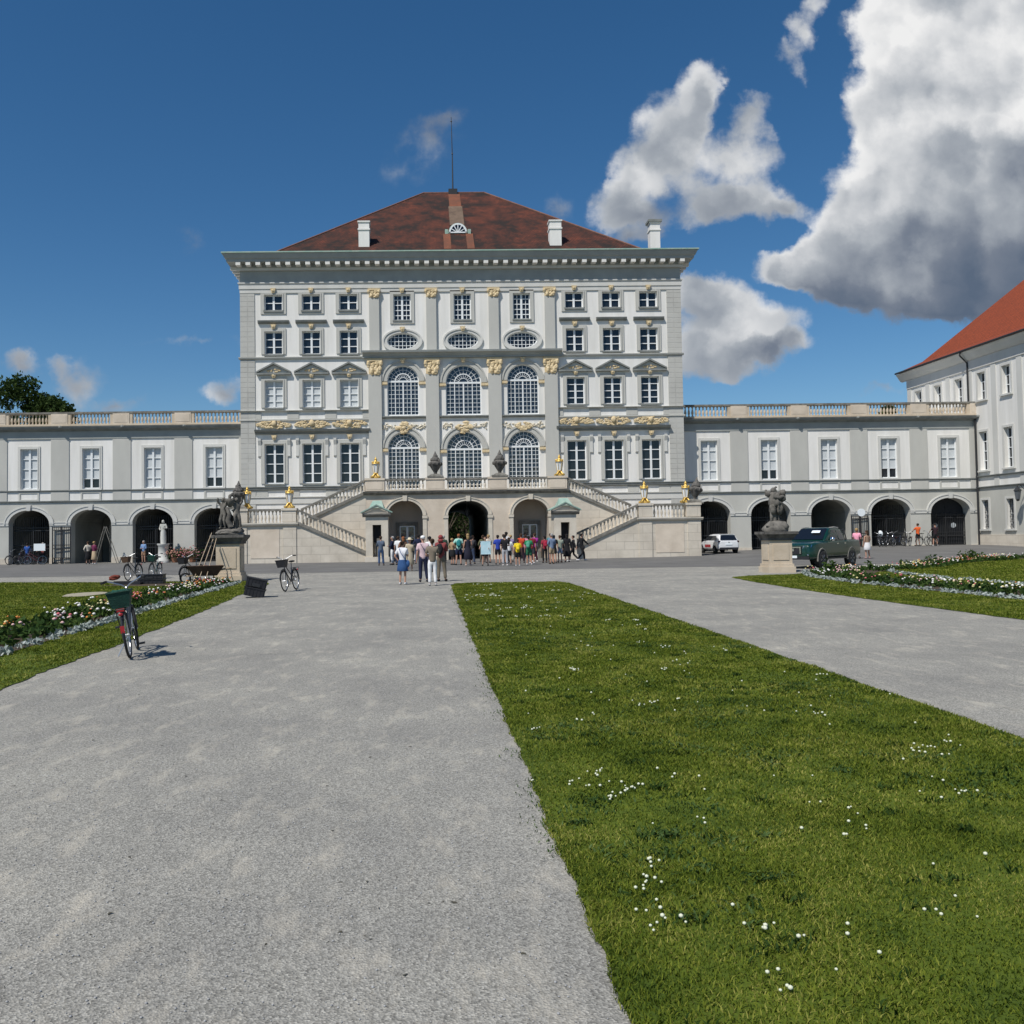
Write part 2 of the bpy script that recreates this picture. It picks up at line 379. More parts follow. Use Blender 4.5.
CLOUDS = [(0.575,0.559,0.087,0.094,1.00,0.88),(0.615,0.571,0.133,0.089,1.10,0.88),(0.522,0.484,0.058,0.069,1.00,0.85),(0.560,0.466,0.078,0.078,0.90,0.88),(0.673,0.547,0.122,0.078,1.00,0.85),(0.765,0.535,0.133,0.122,1.00,0.79),(0.642,0.495,0.078,0.050,0.80,0.84),(0.576,0.420,0.067,0.050,0.80,0.45),(0.645,0.431,0.111,0.047,1.00,0.38),(0.503,0.397,0.064,0.058,1.00,0.78),(0.495,0.357,0.061,0.044,0.90,0.64),(0.540,0.385,0.067,0.044,0.80,0.55),(0.574,0.374,0.078,0.044,0.80,0.71),(0.654,0.367,0.089,0.056,0.80,0.67),(0.503,0.323,0.078,0.050,0.90,0.69),(0.463,0.303,0.056,0.038,0.90,0.71),(0.470,0.274,0.051,0.031,0.80,0.32),(0.439,0.283,0.044,0.024,0.80,0.45),(0.417,0.295,0.053,0.027,0.90,0.64),(0.713,0.384,0.100,0.067,0.90,0.54),(0.607,0.322,0.100,0.061,1.00,0.38),(0.536,0.282,0.094,0.047,1.00,0.26),(0.634,0.276,0.122,0.061,1.00,0.16),(0.722,0.315,0.122,0.100,1.00,0.19),(0.490,0.260,0.061,0.029,0.80,0.16),(0.570,0.245,0.078,0.027,0.70,0.06),(0.649,0.230,0.078,0.027,0.60,0.07),(0.514,0.294,0.056,0.033,0.50,0.45),(0.305,0.508,0.033,0.038,0.62,0.69),(0.281,0.462,0.049,0.056,0.66,0.66),(0.301,0.422,0.040,0.056,0.60,0.59),(0.249,0.405,0.051,0.049,0.64,0.60),(0.214,0.376,0.044,0.036,0.60,0.55),(0.254,0.359,0.058,0.022,0.45,0.38),(0.319,0.479,0.022,0.033,0.40,0.54),(0.373,0.470,0.033,0.029,0.50,0.59),(0.363,0.427,0.042,0.049,0.58,0.54),(0.373,0.375,0.060,0.031,0.60,0.47),(0.331,0.375,0.049,0.033,0.50,0.42),(0.413,0.361,0.033,0.020,0.45,0.45),(0.242,0.336,0.044,0.013,0.30,0.28),(0.457,0.599,0.027,0.027,0.48,0.64),(0.435,0.567,0.028,0.028,0.50,0.64),(0.413,0.534,0.024,0.024,0.42,0.55),(0.333,0.256,0.069,0.040,0.75,0.64),(0.381,0.227,0.067,0.040,0.72,0.55),(0.307,0.216,0.071,0.051,0.70,0.54),(0.334,0.184,0.078,0.029,0.65,0.31),(0.420,0.201,0.040,0.016,0.40,0.36),(0.294,0.266,0.040,0.036,0.60,0.64),(0.385,0.190,0.056,0.020,0.50,0.28),(0.006,0.446,0.049,0.036,0.15,0.30),(-0.015,0.415,0.038,0.022,0.14,0.28),(0.023,0.469,0.029,0.022,0.16,0.28),(0.138,0.383,0.033,0.024,0.22,0.30),(-0.261,0.340,0.031,0.029,0.18,0.30),(-0.391,0.170,0.044,0.031,0.30,0.41),(-0.408,0.188,0.024,0.016,0.30,0.45),(-0.220,0.157,0.038,0.018,0.42,0.54),(-0.463,0.193,0.042,0.016,0.40,0.41),(-0.342,0.145,0.044,0.013,0.35,0.38),(0.509,0.151,0.067,0.009,0.25,0.36),(-0.248,0.211,0.067,0.009,0.20,0.28)]
make_world()
# ------------------------------------------------------------------ ground, road, lawns
def ground_mat():
    m, nt, b = nodes('gravel'); L = nt.links.new; b.inputs['Roughness'].default_value = .95; b.inputs['Specular IOR Level'].default_value = .15
    tc = nt.nodes.new('ShaderNodeTexCoord'); V = tc.outputs['Object']
    def nz(s, d=5, r=.6, v=V):
        n = nt.nodes.new('ShaderNodeTexNoise'); n.inputs['Scale'].default_value = s; n.inputs['Detail'].default_value = d; n.inputs['Roughness'].default_value = r; L(v, n.inputs['Vector']); return n.outputs['Fac']
    def ramp(f, a, b_, ca, cb):
        r = nt.nodes.new('ShaderNodeValToRGB'); e = r.color_ramp.elements; e[0].position = a; e[1].position = b_; e[0].color = (*ca,1); e[1].color = (*cb,1); L(f, r.inputs['Fac']); return r.outputs['Color']
    def mix(f, a, b_, mode='MIX'):
        x = nt.nodes.new('ShaderNodeMix'); x.data_type = 'RGBA'; x.blend_type = mode
        for s, q in (('Factor', f), ('A', a), ('B', b_)):
            if isinstance(q, (int, float)): x.inputs[s].default_value = q
            elif isinstance(q, tuple): x.inputs[s].default_value = q
            else: L(q, x.inputs[s])
        return x.outputs['Result']
    vo = nt.nodes.new('ShaderNodeTexVoronoi'); vo.inputs['Scale'].default_value = 95; L(V, vo.inputs['Vector'])
    grain = ramp(vo.outputs['Color'], .05, .95, (.168,.164,.150), (.44,.43,.392))
    mp = nt.nodes.new('ShaderNodeMapping'); mp.inputs['Rotation'].default_value = (0,0,R(-20)); mp.inputs['Scale'].default_value = (2.2,.8,1); L(V, mp.inputs['Vector'])
    worn = ramp(nz(1.9, 9, .70, mp.outputs['Vector']), .52, .73, (0,0,0), (1,1,1))
    c = mix(worn, grain, (.48,.45,.385,1))
    big = ramp(nz(.55, 8, .66), .32, .70, (.80,.80,.80), (1.16,1.145,1.10))
    c = mix(1.0, c, big, 'MULTIPLY')
    fine = ramp(nz(42, 4, .75), .30, .72, (.72,.72,.72), (1.2,1.2,1.2)); c = mix(.7, c, fine, 'MULTIPLY')
    dk = ramp(nz(28, 2, .5), .70, .76, (1,1,1), (.55,.54,.52)); c = mix(.6, c, dk, 'MULTIPLY')
    L(c, b.inputs['Base Color'])
    h = nt.nodes.new('ShaderNodeMath'); h.operation = 'ADD'; L(vo.outputs['Distance'], h.inputs[0]); L(nz(45, 5, .7), h.inputs[1])
    h2 = nt.nodes.new('ShaderNodeMath'); h2.operation = 'MULTIPLY_ADD'; L(nz(3, 4, .6), h2.inputs[0]); h2.inputs[1].default_value = 2.5; L(h.outputs[0], h2.inputs[2])
    bp = nt.nodes.new('ShaderNodeBump'); bp.inputs['Strength'].default_value = .55; bp.inputs['Distance'].default_value = .012; L(h2.outputs[0], bp.inputs['Height']); L(bp.outputs['Normal'], b.inputs['Normal'])
    return m
M['gravel'] = ground_mat()
M['asphalt'] = mat('asphalt', (.115,.113,.107), (.165,.161,.153), .5, .92, .3, 90, detail=9)
M['turf'] = mat('lawn_turf', (.044,.074,.005), (.10,.135,.010), 2.2, .95, .6, 60, detail=9)
M['soil'] = mat('bed_soil', (.05,.036,.024), (.10,.075,.05), 5, .95, .8, 30)
M['sand'] = mat('pale_sand', (.30,.275,.20), (.38,.345,.26), 5, .95, .4, 40)

def sheet(name, mate, xs, ys, z, kind='structure'):
    mb = MB(); nx = len(xs)
    mb.v = [(x, y, gz(x, y)+z) for y in ys for x in xs]
    mb.f = [(j*nx+i, j*nx+i+1, (j+1)*nx+i+1, (j+1)*nx+i) for j in range(len(ys)-1) for i in range(nx-1)]
    o = mb.build(name, mate); o['kind'] = kind; return o
fr = lambda a, b, n: [a+(b-a)*i/n for i in range(n+1)]
sheet('ground', M['gravel'], [-4000,-400,-80]+fr(-40,8,6)+fr(10,40,15)+[60,400,4000], [-600,-60]+fr(-10,50,6)+fr(51,71,20)+[90,400,5000], 0)
sheet('asphalt_road', M['asphalt'], [-70,-30,-16.2]+fr(-10,8,3)+fr(10,42.2,16), [43.8,46,48,50]+fr(51,69,18), .006)

def edge_jit(poly, step=.25, amp=.05, seed=0):
    out = []
    for i, p in enumerate(poly):
        q = poly[(i+1) % len(poly)]; d = math.dist(p, q); n = max(1, int(d/step))
        for k in range(n):
            t = k/n; x, y = p[0]+(q[0]-p[0])*t, p[1]+(q[1]-p[1])*t
            j = noise.noise(Vector((x*1.3, y*1.3, seed)))*amp + noise.noise(Vector((x*5, y*5, seed+9)))*amp*.8
            nx, ny = (q[1]-p[1])/d, -(q[0]-p[0])/d
            out.append((x+nx*j, y+ny*j))
    return out
def poly_sheet(name, poly, mate, z, kind='structure', thick=0.0):
    tri = tessellate_polygon([[Vector((x, y, 0)) for x, y in poly]])
    mb = MB(); mb.add([(x, y, gz(x,y)+z) for x, y in poly], [tuple(t) for t in tri])
    o = mb.build(name, mate); o['kind'] = kind; return o
def inside(poly, X, Y):
    r = np.zeros(X.shape, bool); n = len(poly); j = n-1
    for i in range(n):
        xi, yi = poly[i]; xj, yj = poly[j]
        if yi != yj:
            c = ((yi > Y) != (yj > Y)) & (X < (xj-xi)*(Y-yi)/(yj-yi)+xi); r ^= c
        j = i
    return r
def curve(pts, n=6):
    out = []
    for i in range(len(pts)-1):
        p0, p1, p2, p3 = pts[max(i-1,0)], pts[i], pts[i+1], pts[min(i+2,len(pts)-1)]
        for k in range(n):
            t = k/n
            out.append(tuple(.5*((2*p1[a])+(-p0[a]+p2[a])*t+(2*p0[a]-5*p1[a]+4*p2[a]-p3[a])*t*t+(-p0[a]+3*p1[a]-3*p2[a]+p3[a])*t**3) for a in (0,1)))
    return out + [pts[-1]]
LAWN_C = [(.66,-3),(4.74,-3),(4.74,8),(4.80,29.2),(4.78,31.0),(4.45,32.1),(1.3,32.2),(.86,31.7),(.68,30.4),(.66,15)]
LAWN_L = [(-60,-3),(-4.93,-3),(-4.97,10.5)] + curve([(-5.14,15.5),(-5.4,22),(-5.85,29),(-5.95,33.0),(-6.5,35.2),(-8.2,36.6)],4) + [(-13.3,36.7),(-19,38.4),(-60,40)]
LAWN_R = [(60,-3),(60,55),(40,52.5),(33,50.6),(26,45.9),(22.2,42.2),(20.3,39.6),(18.4,38.3),(16.6,37.6),(15.4,36.9)] + curve([(14.4,34.9),(12.6,34.2),(11.5,33.6),(11.05,32.5),(10.75,28),(10.66,22.7),(10.85,16.4)],4) + [(10.9,-3)]
# paved beds: soil strips between the silver edging and the inner lawn
SIL_L = curve([(-5.9,2),(-6.4,13.5),(-6.76,21),(-7.15,31.5),(-7.3,34.6)], 8)
BED_L = SIL_L + curve([(-9.5,35.2),(-8.8,28),(-8.5,19),(-8.2,12),(-8,2)], 8)
SIL_R = curve([(13.9,2),(13.75,20.8),(13.5,28.9),(14.0,33.0),(15.1,36.2)], 8)
SIL_R2 = curve([(15.1,36.2),(16.6,37.2),(18.6,37.9),(20.5,39.2),(22.4,41.6),(26,45.2),(33,49.9),(40,52)], 6)
BED_R = SIL_R + SIL_R2[1:] + curve([(40,50.4),(33,48.2),(26,43.4),(21.6,39.4),(19,36.6),(17,34.2),(15.9,30),(15.8,20.8),(15.8,2)], 6)
for nm, pl, s in (('lawn_strip', LAWN_C, 1), ('lawn_parterre', LAWN_L, 2), ('lawn_parterre', LAWN_R, 3)):
    poly_sheet(nm, edge_jit([(x+(.015 if nm == 'lawn_strip' and x < 1 else 0), y) for x, y in pl], .1, .03 if nm == 'lawn_strip' else .07, s), M['turf'], .010)
poly_sheet('flower_bed_soil', BED_L, M['soil'], .022)
poly_sheet('flower_bed_soil', BED_R, M['soil'], .022)
poly_sheet('sand_patch', [(-10.9+.6*math.cos(a)*(1+.15*math.sin(3*a)), 28.7+1.2*math.sin(a)) for a in fr(0,2*PI,28)[:-1]], M['sand'], .024)
poly_sheet('bare_soil_patch', [(-10.3+1.9*math.cos(a)*(1+.12*math.sin(4*a)), 34.2+1.0*math.sin(a)) for a in fr(0,2*PI,28)[:-1]], M['soil'], .023)

def leaf_mat(name, cols, rough=.75, trans=.25):
    m, nt, b = nodes(name); L = nt.links.new; b.inputs['Roughness'].default_value = rough; b.inputs['Specular IOR Level'].default_value = .25
    b.inputs['Specular IOR Level'].default_value = .12; g = nt.nodes.new('ShaderNodeNewGeometry'); r = nt.nodes.new('ShaderNodeValToRGB'); r.color_ramp.interpolation = 'LINEAR'
    e = r.color_ramp.elements
    for i, (p, c) in enumerate(cols):
        if i < 2: q = e[i]; q.position = p
        else: q = e.new(p)
        q.color = (*c,1)
    tc = nt.nodes.new('ShaderNodeTexCoord'); n = nt.nodes.new('ShaderNodeTexNoise'); n.inputs['Scale'].default_value = 1.1; n.inputs['Detail'].default_value = 7; n.inputs['Roughness'].default_value = .65
    L(tc.outputs['Object'], n.inputs['Vector'])
    ma = nt.nodes.new('ShaderNodeMath'); ma.operation = 'MULTIPLY_ADD'; L(g.outputs['Random Per Island'], ma.inputs[0]); ma.inputs[1].default_value = .62
    mb_ = nt.nodes.new('ShaderNodeMath'); mb_.operation = 'MULTIPLY_ADD'; L(n.outputs['Fac'], mb_.inputs[0]); mb_.inputs[1].default_value = 1.5; mb_.inputs[2].default_value = -.56
    L(mb_.outputs[0], ma.inputs[2]); L(ma.outputs[0], r.inputs['Fac']); L(r.outputs['Color'], b.inputs['Base Color'])
    if trans:
        t = nt.nodes.new('ShaderNodeBsdfTranslucent'); L(r.outputs['Color'], t.inputs['Color']); mx = nt.nodes.new('ShaderNodeMixShader'); mx.inputs[0].default_value = trans
        L(b.outputs[0], mx.inputs[1]); L(t.outputs[0], mx.inputs[2]); L(mx.outputs[0], nt.nodes['Material Output'].inputs['Surface'])
    return m
M['grass'] = leaf_mat('grass_blades', [(0,(.018,.038,.004)),(1,(.38,.35,.10)),(.28,(.070,.106,.009)),(.64,(.172,.204,.023))])
M['clover'] = leaf_mat('clover_leaves', [(0,(.020,.050,.010)),(1,(.12,.17,.06)),(.5,(.055,.10,.025))])
M['silver'] = leaf_mat('silver_leaves', [(0,(.18,.23,.20)),(1,(.50,.53,.50)),(.5,(.33,.37,.34))], trans=.1)
M['bedleaf'] = leaf_mat('bed_leaves', [(0,(.016,.040,.010)),(1,(.10,.14,.03)),(.5,(.04,.08,.018))])
M['daisy'] = flat('white_petals', (.64,.66,.50), .8)
M['crown'] = leaf_mat('tree_leaves', [(0,(.010,.024,.006)),(1,(.07,.105,.025)),(.5,(.030,.055,.012))])
M['bark'] = mat('bark', (.06,.045,.033), (.12,.095,.07), 6, .95, .8, 18)

def raw_mesh(name, V, faces_sizes, idx, mate, kind='stuff', smooth=False):
    me = bpy.data.meshes.new(name); me.vertices.add(len(V)); me.vertices.foreach_set('co', V.astype(np.float32).ravel())
    me.loops.add(len(idx)); me.loops.foreach_set('vertex_index', idx.astype(np.int32))
    me.polygons.add(len(faces_sizes)); st = np.concatenate([[0], np.cumsum(faces_sizes)[:-1]])
    me.polygons.foreach_set('loop_start', st.astype(np.int32)); me.update(calc_edges=True)
    me.materials.append(mate); o = link(name, me)
    if kind: o['kind'] = kind
    return o
RNG = np.random.default_rng(5)
def snoise(X, Y, s, seed):                  # cheap smooth value noise
    r = np.random.default_rng(seed); t = r.random((64, 64)); x, y = X/s, Y/s
    xi, yi = np.floor(x).astype(int), np.floor(y).astype(int); fx, fy = x-xi, y-yi; fx = fx*fx*(3-2*fx); fy = fy*fy*(3-2*fy)
    g = lambda a, b: t[a % 64, b % 64]
    return (g(xi,yi)*(1-fx)+g(xi+1,yi)*fx)*(1-fy) + (g(xi,yi+1)*(1-fx)+g(xi+1,yi+1)*fx)*fy
def blades(name, X, Y, h, w, mate, z0=.010, lean=1.0):
    n = len(X); a = RNG.random(n)*2*PI; b = RNG.random(n)*2*PI; ln = (.2+RNG.random(n))*lean*h
    dx, dy = np.cos(a)*w/2, np.sin(a)*w/2; lx, ly = np.cos(b)*ln, np.sin(b)*ln
    z = np.full(n, z0) + np.array([gz(x,y) for x,y in zip(X,Y)]) if X.max() > 8 and Y.max() > 50 else np.full(n, z0)
    V = np.empty((n,5,3))
    for k,(sx,t,wd) in enumerate(((-1,0,1),(1,0,1),(-1,.55,.8),(1,.55,.8),(0,1,0))):
        V[:,k,0] = X+sx*dx*wd+lx*t*t; V[:,k,1] = Y+sx*dy*wd+ly*t*t; V[:,k,2] = z+h*t*(1-.25*t*lean)
    base = np.arange(n)[:,None]*5
    idx = np.concatenate([base+np.array([[0,1,3,2]]), base+np.array([[2,3,4]])], axis=1).ravel()
    sizes = np.tile([4,3], n)
    return raw_mesh(name, V.reshape(-1,3), sizes, idx, mate)
def scatter(poly, x0, x1, y0, y1, dens):
    n = int((x1-x0)*(y1-y0)*dens); X = x0+RNG.random(n)*(x1-x0); Y = y0+RNG.random(n)*(y1-y0)
    k = inside(poly, X, Y); return X[k], Y[k]
gx, gy, gh, gw = [], [], [], []
PC = edge_jit(LAWN_C, .06, .04, 1)
def addg(poly, x0, x1, y0, y1, dens, h, w):
    X, Y = scatter(poly, x0, x1, y0, y1, dens)
    n1 = snoise(X, Y, .55, 3); n2 = snoise(X, Y, 2.1, 4)
    keep = RNG.random(len(X)) < .55+.6*n1
    X, Y, n1, n2 = X[keep], Y[keep], n1[keep], n2[keep]
    gx.append(X); gy.append(Y); gh.append(h*(.45+.7*RNG.random(len(X)))*(.55+.6*n1+.4*n2)); gw.append(w*(.7+.6*RNG.random(len(X))))
addg(PC, .5, 4.9, -2.5, 2.4, 3500, .03, .010); addg(PC, .5, 4.9, 2.4, 5.5, 11500, .026, .0052)
addg(PC, .5, 4.9, 5.5, 9, 6500, .027, .0072)
addg(PC, .5, 4.9, 9, 15, 3400, .030, .011)
addg(PC, .5, 4.9, 15, 33, 1300, .04, .015)
PL, PR = edge_jit(LAWN_L, .3, .06, 2), edge_jit(LAWN_R, .3, .06, 3)
def nobed(i): 
    k = ~inside(BED_L, gx[i], gy[i]) & ~inside(BED_R, gx[i], gy[i]) & ~(((gx[i]+10.9)/.58)**2+((gy[i]-28.7)/1.15)**2 < 1) & ~(((gx[i]+10.3)/1.8)**2+((gy[i]-34.2)/.95)**2 < 1)
    gx[i], gy[i], gh[i], gw[i] = gx[i][k], gy[i][k], gh[i][k], gw[i][k]
for args in ((PL,-9,-4.8,9,20,1500,.04,.013),(PL,-16,-5,20,30,700,.045,.02),(PL,-20,-5.5,30,39.5,450,.05,.026),
             (PL,-9,-4.7,-2,9,700,.04,.018),(PL,-24,-9,-2,20,330,.045,.026),(PR,10.4,20,-2,14,480,.04,.022),(PR,14,22,14,17,420,.05,.025),(PR,10.4,14,14,24,1200,.04,.014),(PR,10.4,15,24,36,700,.04,.02),(PR,14,30,16,34,420,.05,.025),(PR,15,42,34,53,260,.06,.035)):
    addg(*args); nobed(-1)
GX, GY, GH, GW = map(np.concatenate, (gx, gy, gh, gw))
blades('grass', GX, GY, GH, GW, M['grass'])
# clumps of clover and coarse leaves in the strip
cx = []; 
for _ in range(900):
    y = 2.6+26*RNG.random()**1.5; x = .8+3.9*RNG.random()
    if snoise(np.array([x]), np.array([y]), 1.3, 11)[0] < .52: continue
    k = RNG.integers(12, 50); s = .025+.09*RNG.random()
    cx.append(np.stack([x+RNG.normal(0,s,k), y+RNG.normal(0,s,k)],1))
CX = np.concatenate(cx); CX = CX[inside(PC, CX[:,0], CX[:,1])]
blades('clover', CX[:,0], CX[:,1], .022+.02*RNG.random(len(CX)), .010+.011*RNG.random(len(CX)), M['clover'], lean=1.3)
tc = []
for _ in range(260):
    y = 2.7+27*RNG.random()**1.4; x = .85+3.8*RNG.random(); k = RNG.integers(10, 34)
    tc.append(np.stack([x+RNG.normal(0,.03+.05*RNG.random(),k), y+RNG.normal(0,.03,k)],1))
TC = np.concatenate(tc); TC = TC[inside(PC, TC[:,0], TC[:,1])]
M['tuft'] = leaf_mat('dark_tufts', [(0,(.012,.030,.005)),(1,(.06,.10,.02)),(.5,(.028,.058,.010))])
blades('grass_tufts', TC[:,0], TC[:,1], .03+.03*RNG.random(len(TC)), .008+.008*RNG.random(len(TC)), M['tuft'], lean=1.0)
# stray tufts along the gravel edge
n = 1900; ty = 2.6+27*RNG.random(n)**1.4; tx = .70-np.abs(RNG.normal(0,.075,n))
keep = snoise(tx, ty, .5, 21) > .45
blades('edge_weeds', tx[keep], ty[keep], .012+.02*RNG.random(keep.sum()), .006+.006*RNG.random(keep.sum()), M['clover'])
# daisies: small white heads in loose drifts
def heads(name, P, r, mate, sub=1, flatten=.6):
    vs, fs = ICO[sub]; vs = np.array(vs); fs = np.array(fs); n = len(P)
    V = (vs[None]*np.array([1,1,flatten])*r[:,None,None] + P[:,None,:]).reshape(-1,3)
    idx = (fs[None]+np.arange(n)[:,None,None]*len(vs)).ravel()
    return raw_mesh(name, V, np.full(n*len(fs),3), idx, mate)
dp = []
drifts = [(1.02,4.15,.16,26),(1.55,3.75,.12,7),(2.2,3.95,.10,6),(1.3,3.3,.2,8),(1.0,6.1,.2,22),(1.55,6.0,.25,20),(2.3,5.1,.2,12),(3.4,4.4,.3,10),(3.1,3.6,.3,8),(4.2,5.2,.3,12),(4.0,6.9,.2,22),(3.3,6.0,.25,10),(1.2,8.2,.3,9),(2.2,9.0,.3,12),(3.2,8.4,.4,9),(2.9,11.5,.5,16),(3.7,12.5,.4,18),(1.6,11.2,.3,9),(4.2,10.3,.3,10)]
for _ in range(26): drifts.append((.8+3.9*RNG.random(), 12+19*RNG.random(), .25+.3*RNG.random(), int(7+9*RNG.random())))
for x, y, s, k in drifts:
    for _ in range(k):
        if RNG.random() < .6 and len(dp) > 2: q = dp[-1]; dp.append((q[0]+RNG.normal(0,.03), q[1]+RNG.normal(0,.05), .032+.015*RNG.random()))
        else: dp.append((x+RNG.normal(0,s), y+RNG.normal(0,s*1.2), .032+.015*RNG.random()))
for _ in range(45): dp.append((.7+4*RNG.random(), 2.6+14*RNG.random(), .04+.02*RNG.random()))
dp = np.array(dp); dp = dp[inside(LAWN_C, dp[:,0], dp[:,1])]
heads('daisies', dp, .0062+.0055*RNG.random(len(dp))+.0002*np.maximum(dp[:,1]-6,0), M['daisy'], flatten=.85)
# fallen leaves and crumbs on the gravel
n = 260; lx = -5+5.6*RNG.random(n); ly = 2.8+22*RNG.random(n)**1.5
M['litter'] = flat('dry_litter', (.06,.055,.04), .9)
blades('leaf_litter', lx, ly, .006+.008*RNG.random(n), .008+.018*RNG.random(n), M['litter'], z0=.002, lean=2.5)
n = 5200; px_ = -5+5.6*RNG.random(n); py_ = 2.5+9*RNG.random(n)**1.6
heads('loose_pebbles', np.stack([px_, py_, np.full(n,.003)],1), .0025+.0045*RNG.random(n)**2, mat('pebble', (.25,.25,.255), (.42,.42,.41), 30, .9), flatten=.7)

# flower beds
def along(line, side, n, w0, w1):
    L_ = np.array(line); seg = np.linalg.norm(np.diff(L_,axis=0),axis=1); cs = np.concatenate([[0],np.cumsum(seg)])
    t = RNG.random(n)*cs[-1]; i = np.clip(np.searchsorted(cs,t)-1,0,len(seg)-1); u = (t-cs[i])/seg[i]
    p = L_[i]+(L_[i+1]-L_[i])*u[:,None]; d = (L_[i+1]-L_[i])/seg[i][:,None]; nn = np.stack([-d[:,1],d[:,0]],1)*side
    return p + nn*(w0+(w1-w0)*RNG.random(n))[:,None]
def tufts(name, P, r, leaves, ls, mate, hgt):
    n = len(P); k = leaves
    D = RNG.normal(size=(n*k,3)); D /= np.linalg.norm(D,axis=1)[:,None]; D[:,2] = np.abs(D[:,2])
    rr = np.repeat(r,k)*(.45+.6*RNG.random(n*k))
    C = np.repeat(P,k,0) + D*rr[:,None]*np.array([1,1,hgt])
    return leafs(name, C, ls*(.6+.8*RNG.random(n*k)), mate)
def leafs(name, C, s, mate, kind='stuff'):
    n = len(C); A = RNG.normal(size=(n,3)); A /= np.linalg.norm(A,axis=1)[:,None]; B = RNG.normal(size=(n,3)); B -= A*(A*B).sum(1)[:,None]; B /= np.linalg.norm(B,axis=1)[:,None]
    s = s[:,None]
    V = np.stack([C-A*s, C+B*s*.5, C+A*s, C-B*s*.5],1).reshape(-1,3)
    return raw_mesh(name, V, np.full(n,4), np.arange(4*n), mate, kind)
def z3(p, z): return np.column_stack([p, np.array([gz(a,b) for a,b in p])+z])
for sil, side in ((SIL_L,1),(SIL_R,-1),(SIL_R2,-1)):
    ln = sum(math.dist(a,b) for a,b in zip(sil,sil[1:]))
    p = along(sil, side, int(ln*12), -.06, .14); tufts('silver_edging', z3(p,.02), np.full(len(p),.10), 13, .045, M['silver'], 1.0)
SIL_R3 = curve([(22,40.2),(20.2,38.4),(18.3,35.6),(17.4,31),(17.3,24)],6)
p = along(SIL_R3, 1, 130, -.06, .12); tufts('silver_edging', z3(p,.02), np.full(len(p),.10), 12, .045, M['silver'], .9)
FL = [('white',(.80,.78,.72)),('pale_yellow',(.70,.62,.30)),('orange',(.62,.22,.05)),('rose',(.55,.14,.16)),('blush',(.70,.45,.42))]
def bed(p, big=1):
    r = .09+.12*RNG.random(len(p)); tufts('bed_foliage', z3(p,.05), r*big, 24, .06, M['bedleaf'], 1.05)
    for i,(nm,c) in enumerate(FL):
        q = p[RNG.random(len(p)) < (.17,.09,.06,.035,.05)[i]]
        cl = snoise(q[:,0], q[:,1], 1.6, 30+i) > .42; q = q[cl]
        if len(q) == 0: continue
        k = 4; Q = np.repeat(z3(q,.05),k,0); Q[:,:2] += RNG.normal(0,.12,(len(Q),2)); Q[:,2] += .10+.16*RNG.random(len(Q))
        heads('bed_flowers', Q, .018+.026*RNG.random(len(Q)), flat(nm+'_petals', c, .8), flatten=.75)
bed(along(SIL_L, 1, 560, .25, 1.7))
bed(along(SIL_R, -1, 430, .25, 1.9))
bed(along(SIL_R2, -1, 470, .2, 1.6))
p = along(SIL_R2, -1, 18, .2, 1.0); tufts('bed_shrubs', z3(p,.05), .2+.16*RNG.random(18), 50, .08, M['bedleaf'], 1.5)
# ------------------------------------------------------------------ shapes for facades
def rect_hole(cx, z0, w, h): return [(cx-w/2,z0),(cx+w/2,z0),(cx+w/2,z0+h),(cx-w/2,z0+h)]
def arc(cx, zs, a, b, n=18, a0=0, a1=PI): return [(cx+a*math.cos(t), zs+b*math.sin(t)) for t in fr(a0, a1, n)]
def arch_hole(cx, z0, a, zs, b): return [(cx-a,z0),(cx+a,z0)] + arc(cx, zs, a, b)
def ell(cx, cz, a, b, n=28): return [(cx+a*math.cos(t), cz+b*math.sin(t)) for t in fr(0,2*PI,n)[:-1]]
def frame_box(mb, cx, z0, w, h, t, y0, y1, bottom=True):
    mb.box(cx-w/2-t, cx-w/2, y0, y1, z0-(t if bottom else 0), z0+h+t); mb.box(cx+w/2, cx+w/2+t, y0, y1, z0-(t if bottom else 0), z0+h+t)
    mb.box(cx-w/2, cx+w/2, y0, y1, z0+h, z0+h+t)
    if bottom: mb.box(cx-w/2, cx+w/2, y0, y1, z0-t, z0)
    return mb
def sash_mesh(w, h, rows, cols=2, split=None):
    mb = MB(); t = .075
    frame_box(mb, 0, t, w-2*t, h-2*t, t, -.03, .04)
    mb.box(-.075,.075,-.045,.03,t,h-t)
    for s in (-1,1):
        for i in range(1, rows): 
            z = h*i/rows; x0, x1 = sorted((s*.075, s*(w/2-t))); mb.box(x0, x1, -.02, .02, z-.03, z+.03)
        for c in range(1, cols//2):
            x = s*(.075+(w/2-t-.075)*c/(cols//2)); mb.box(x-.02,x+.02,-.018,.018,t,h-t)
    return mb.mesh('sash', M['sash'])
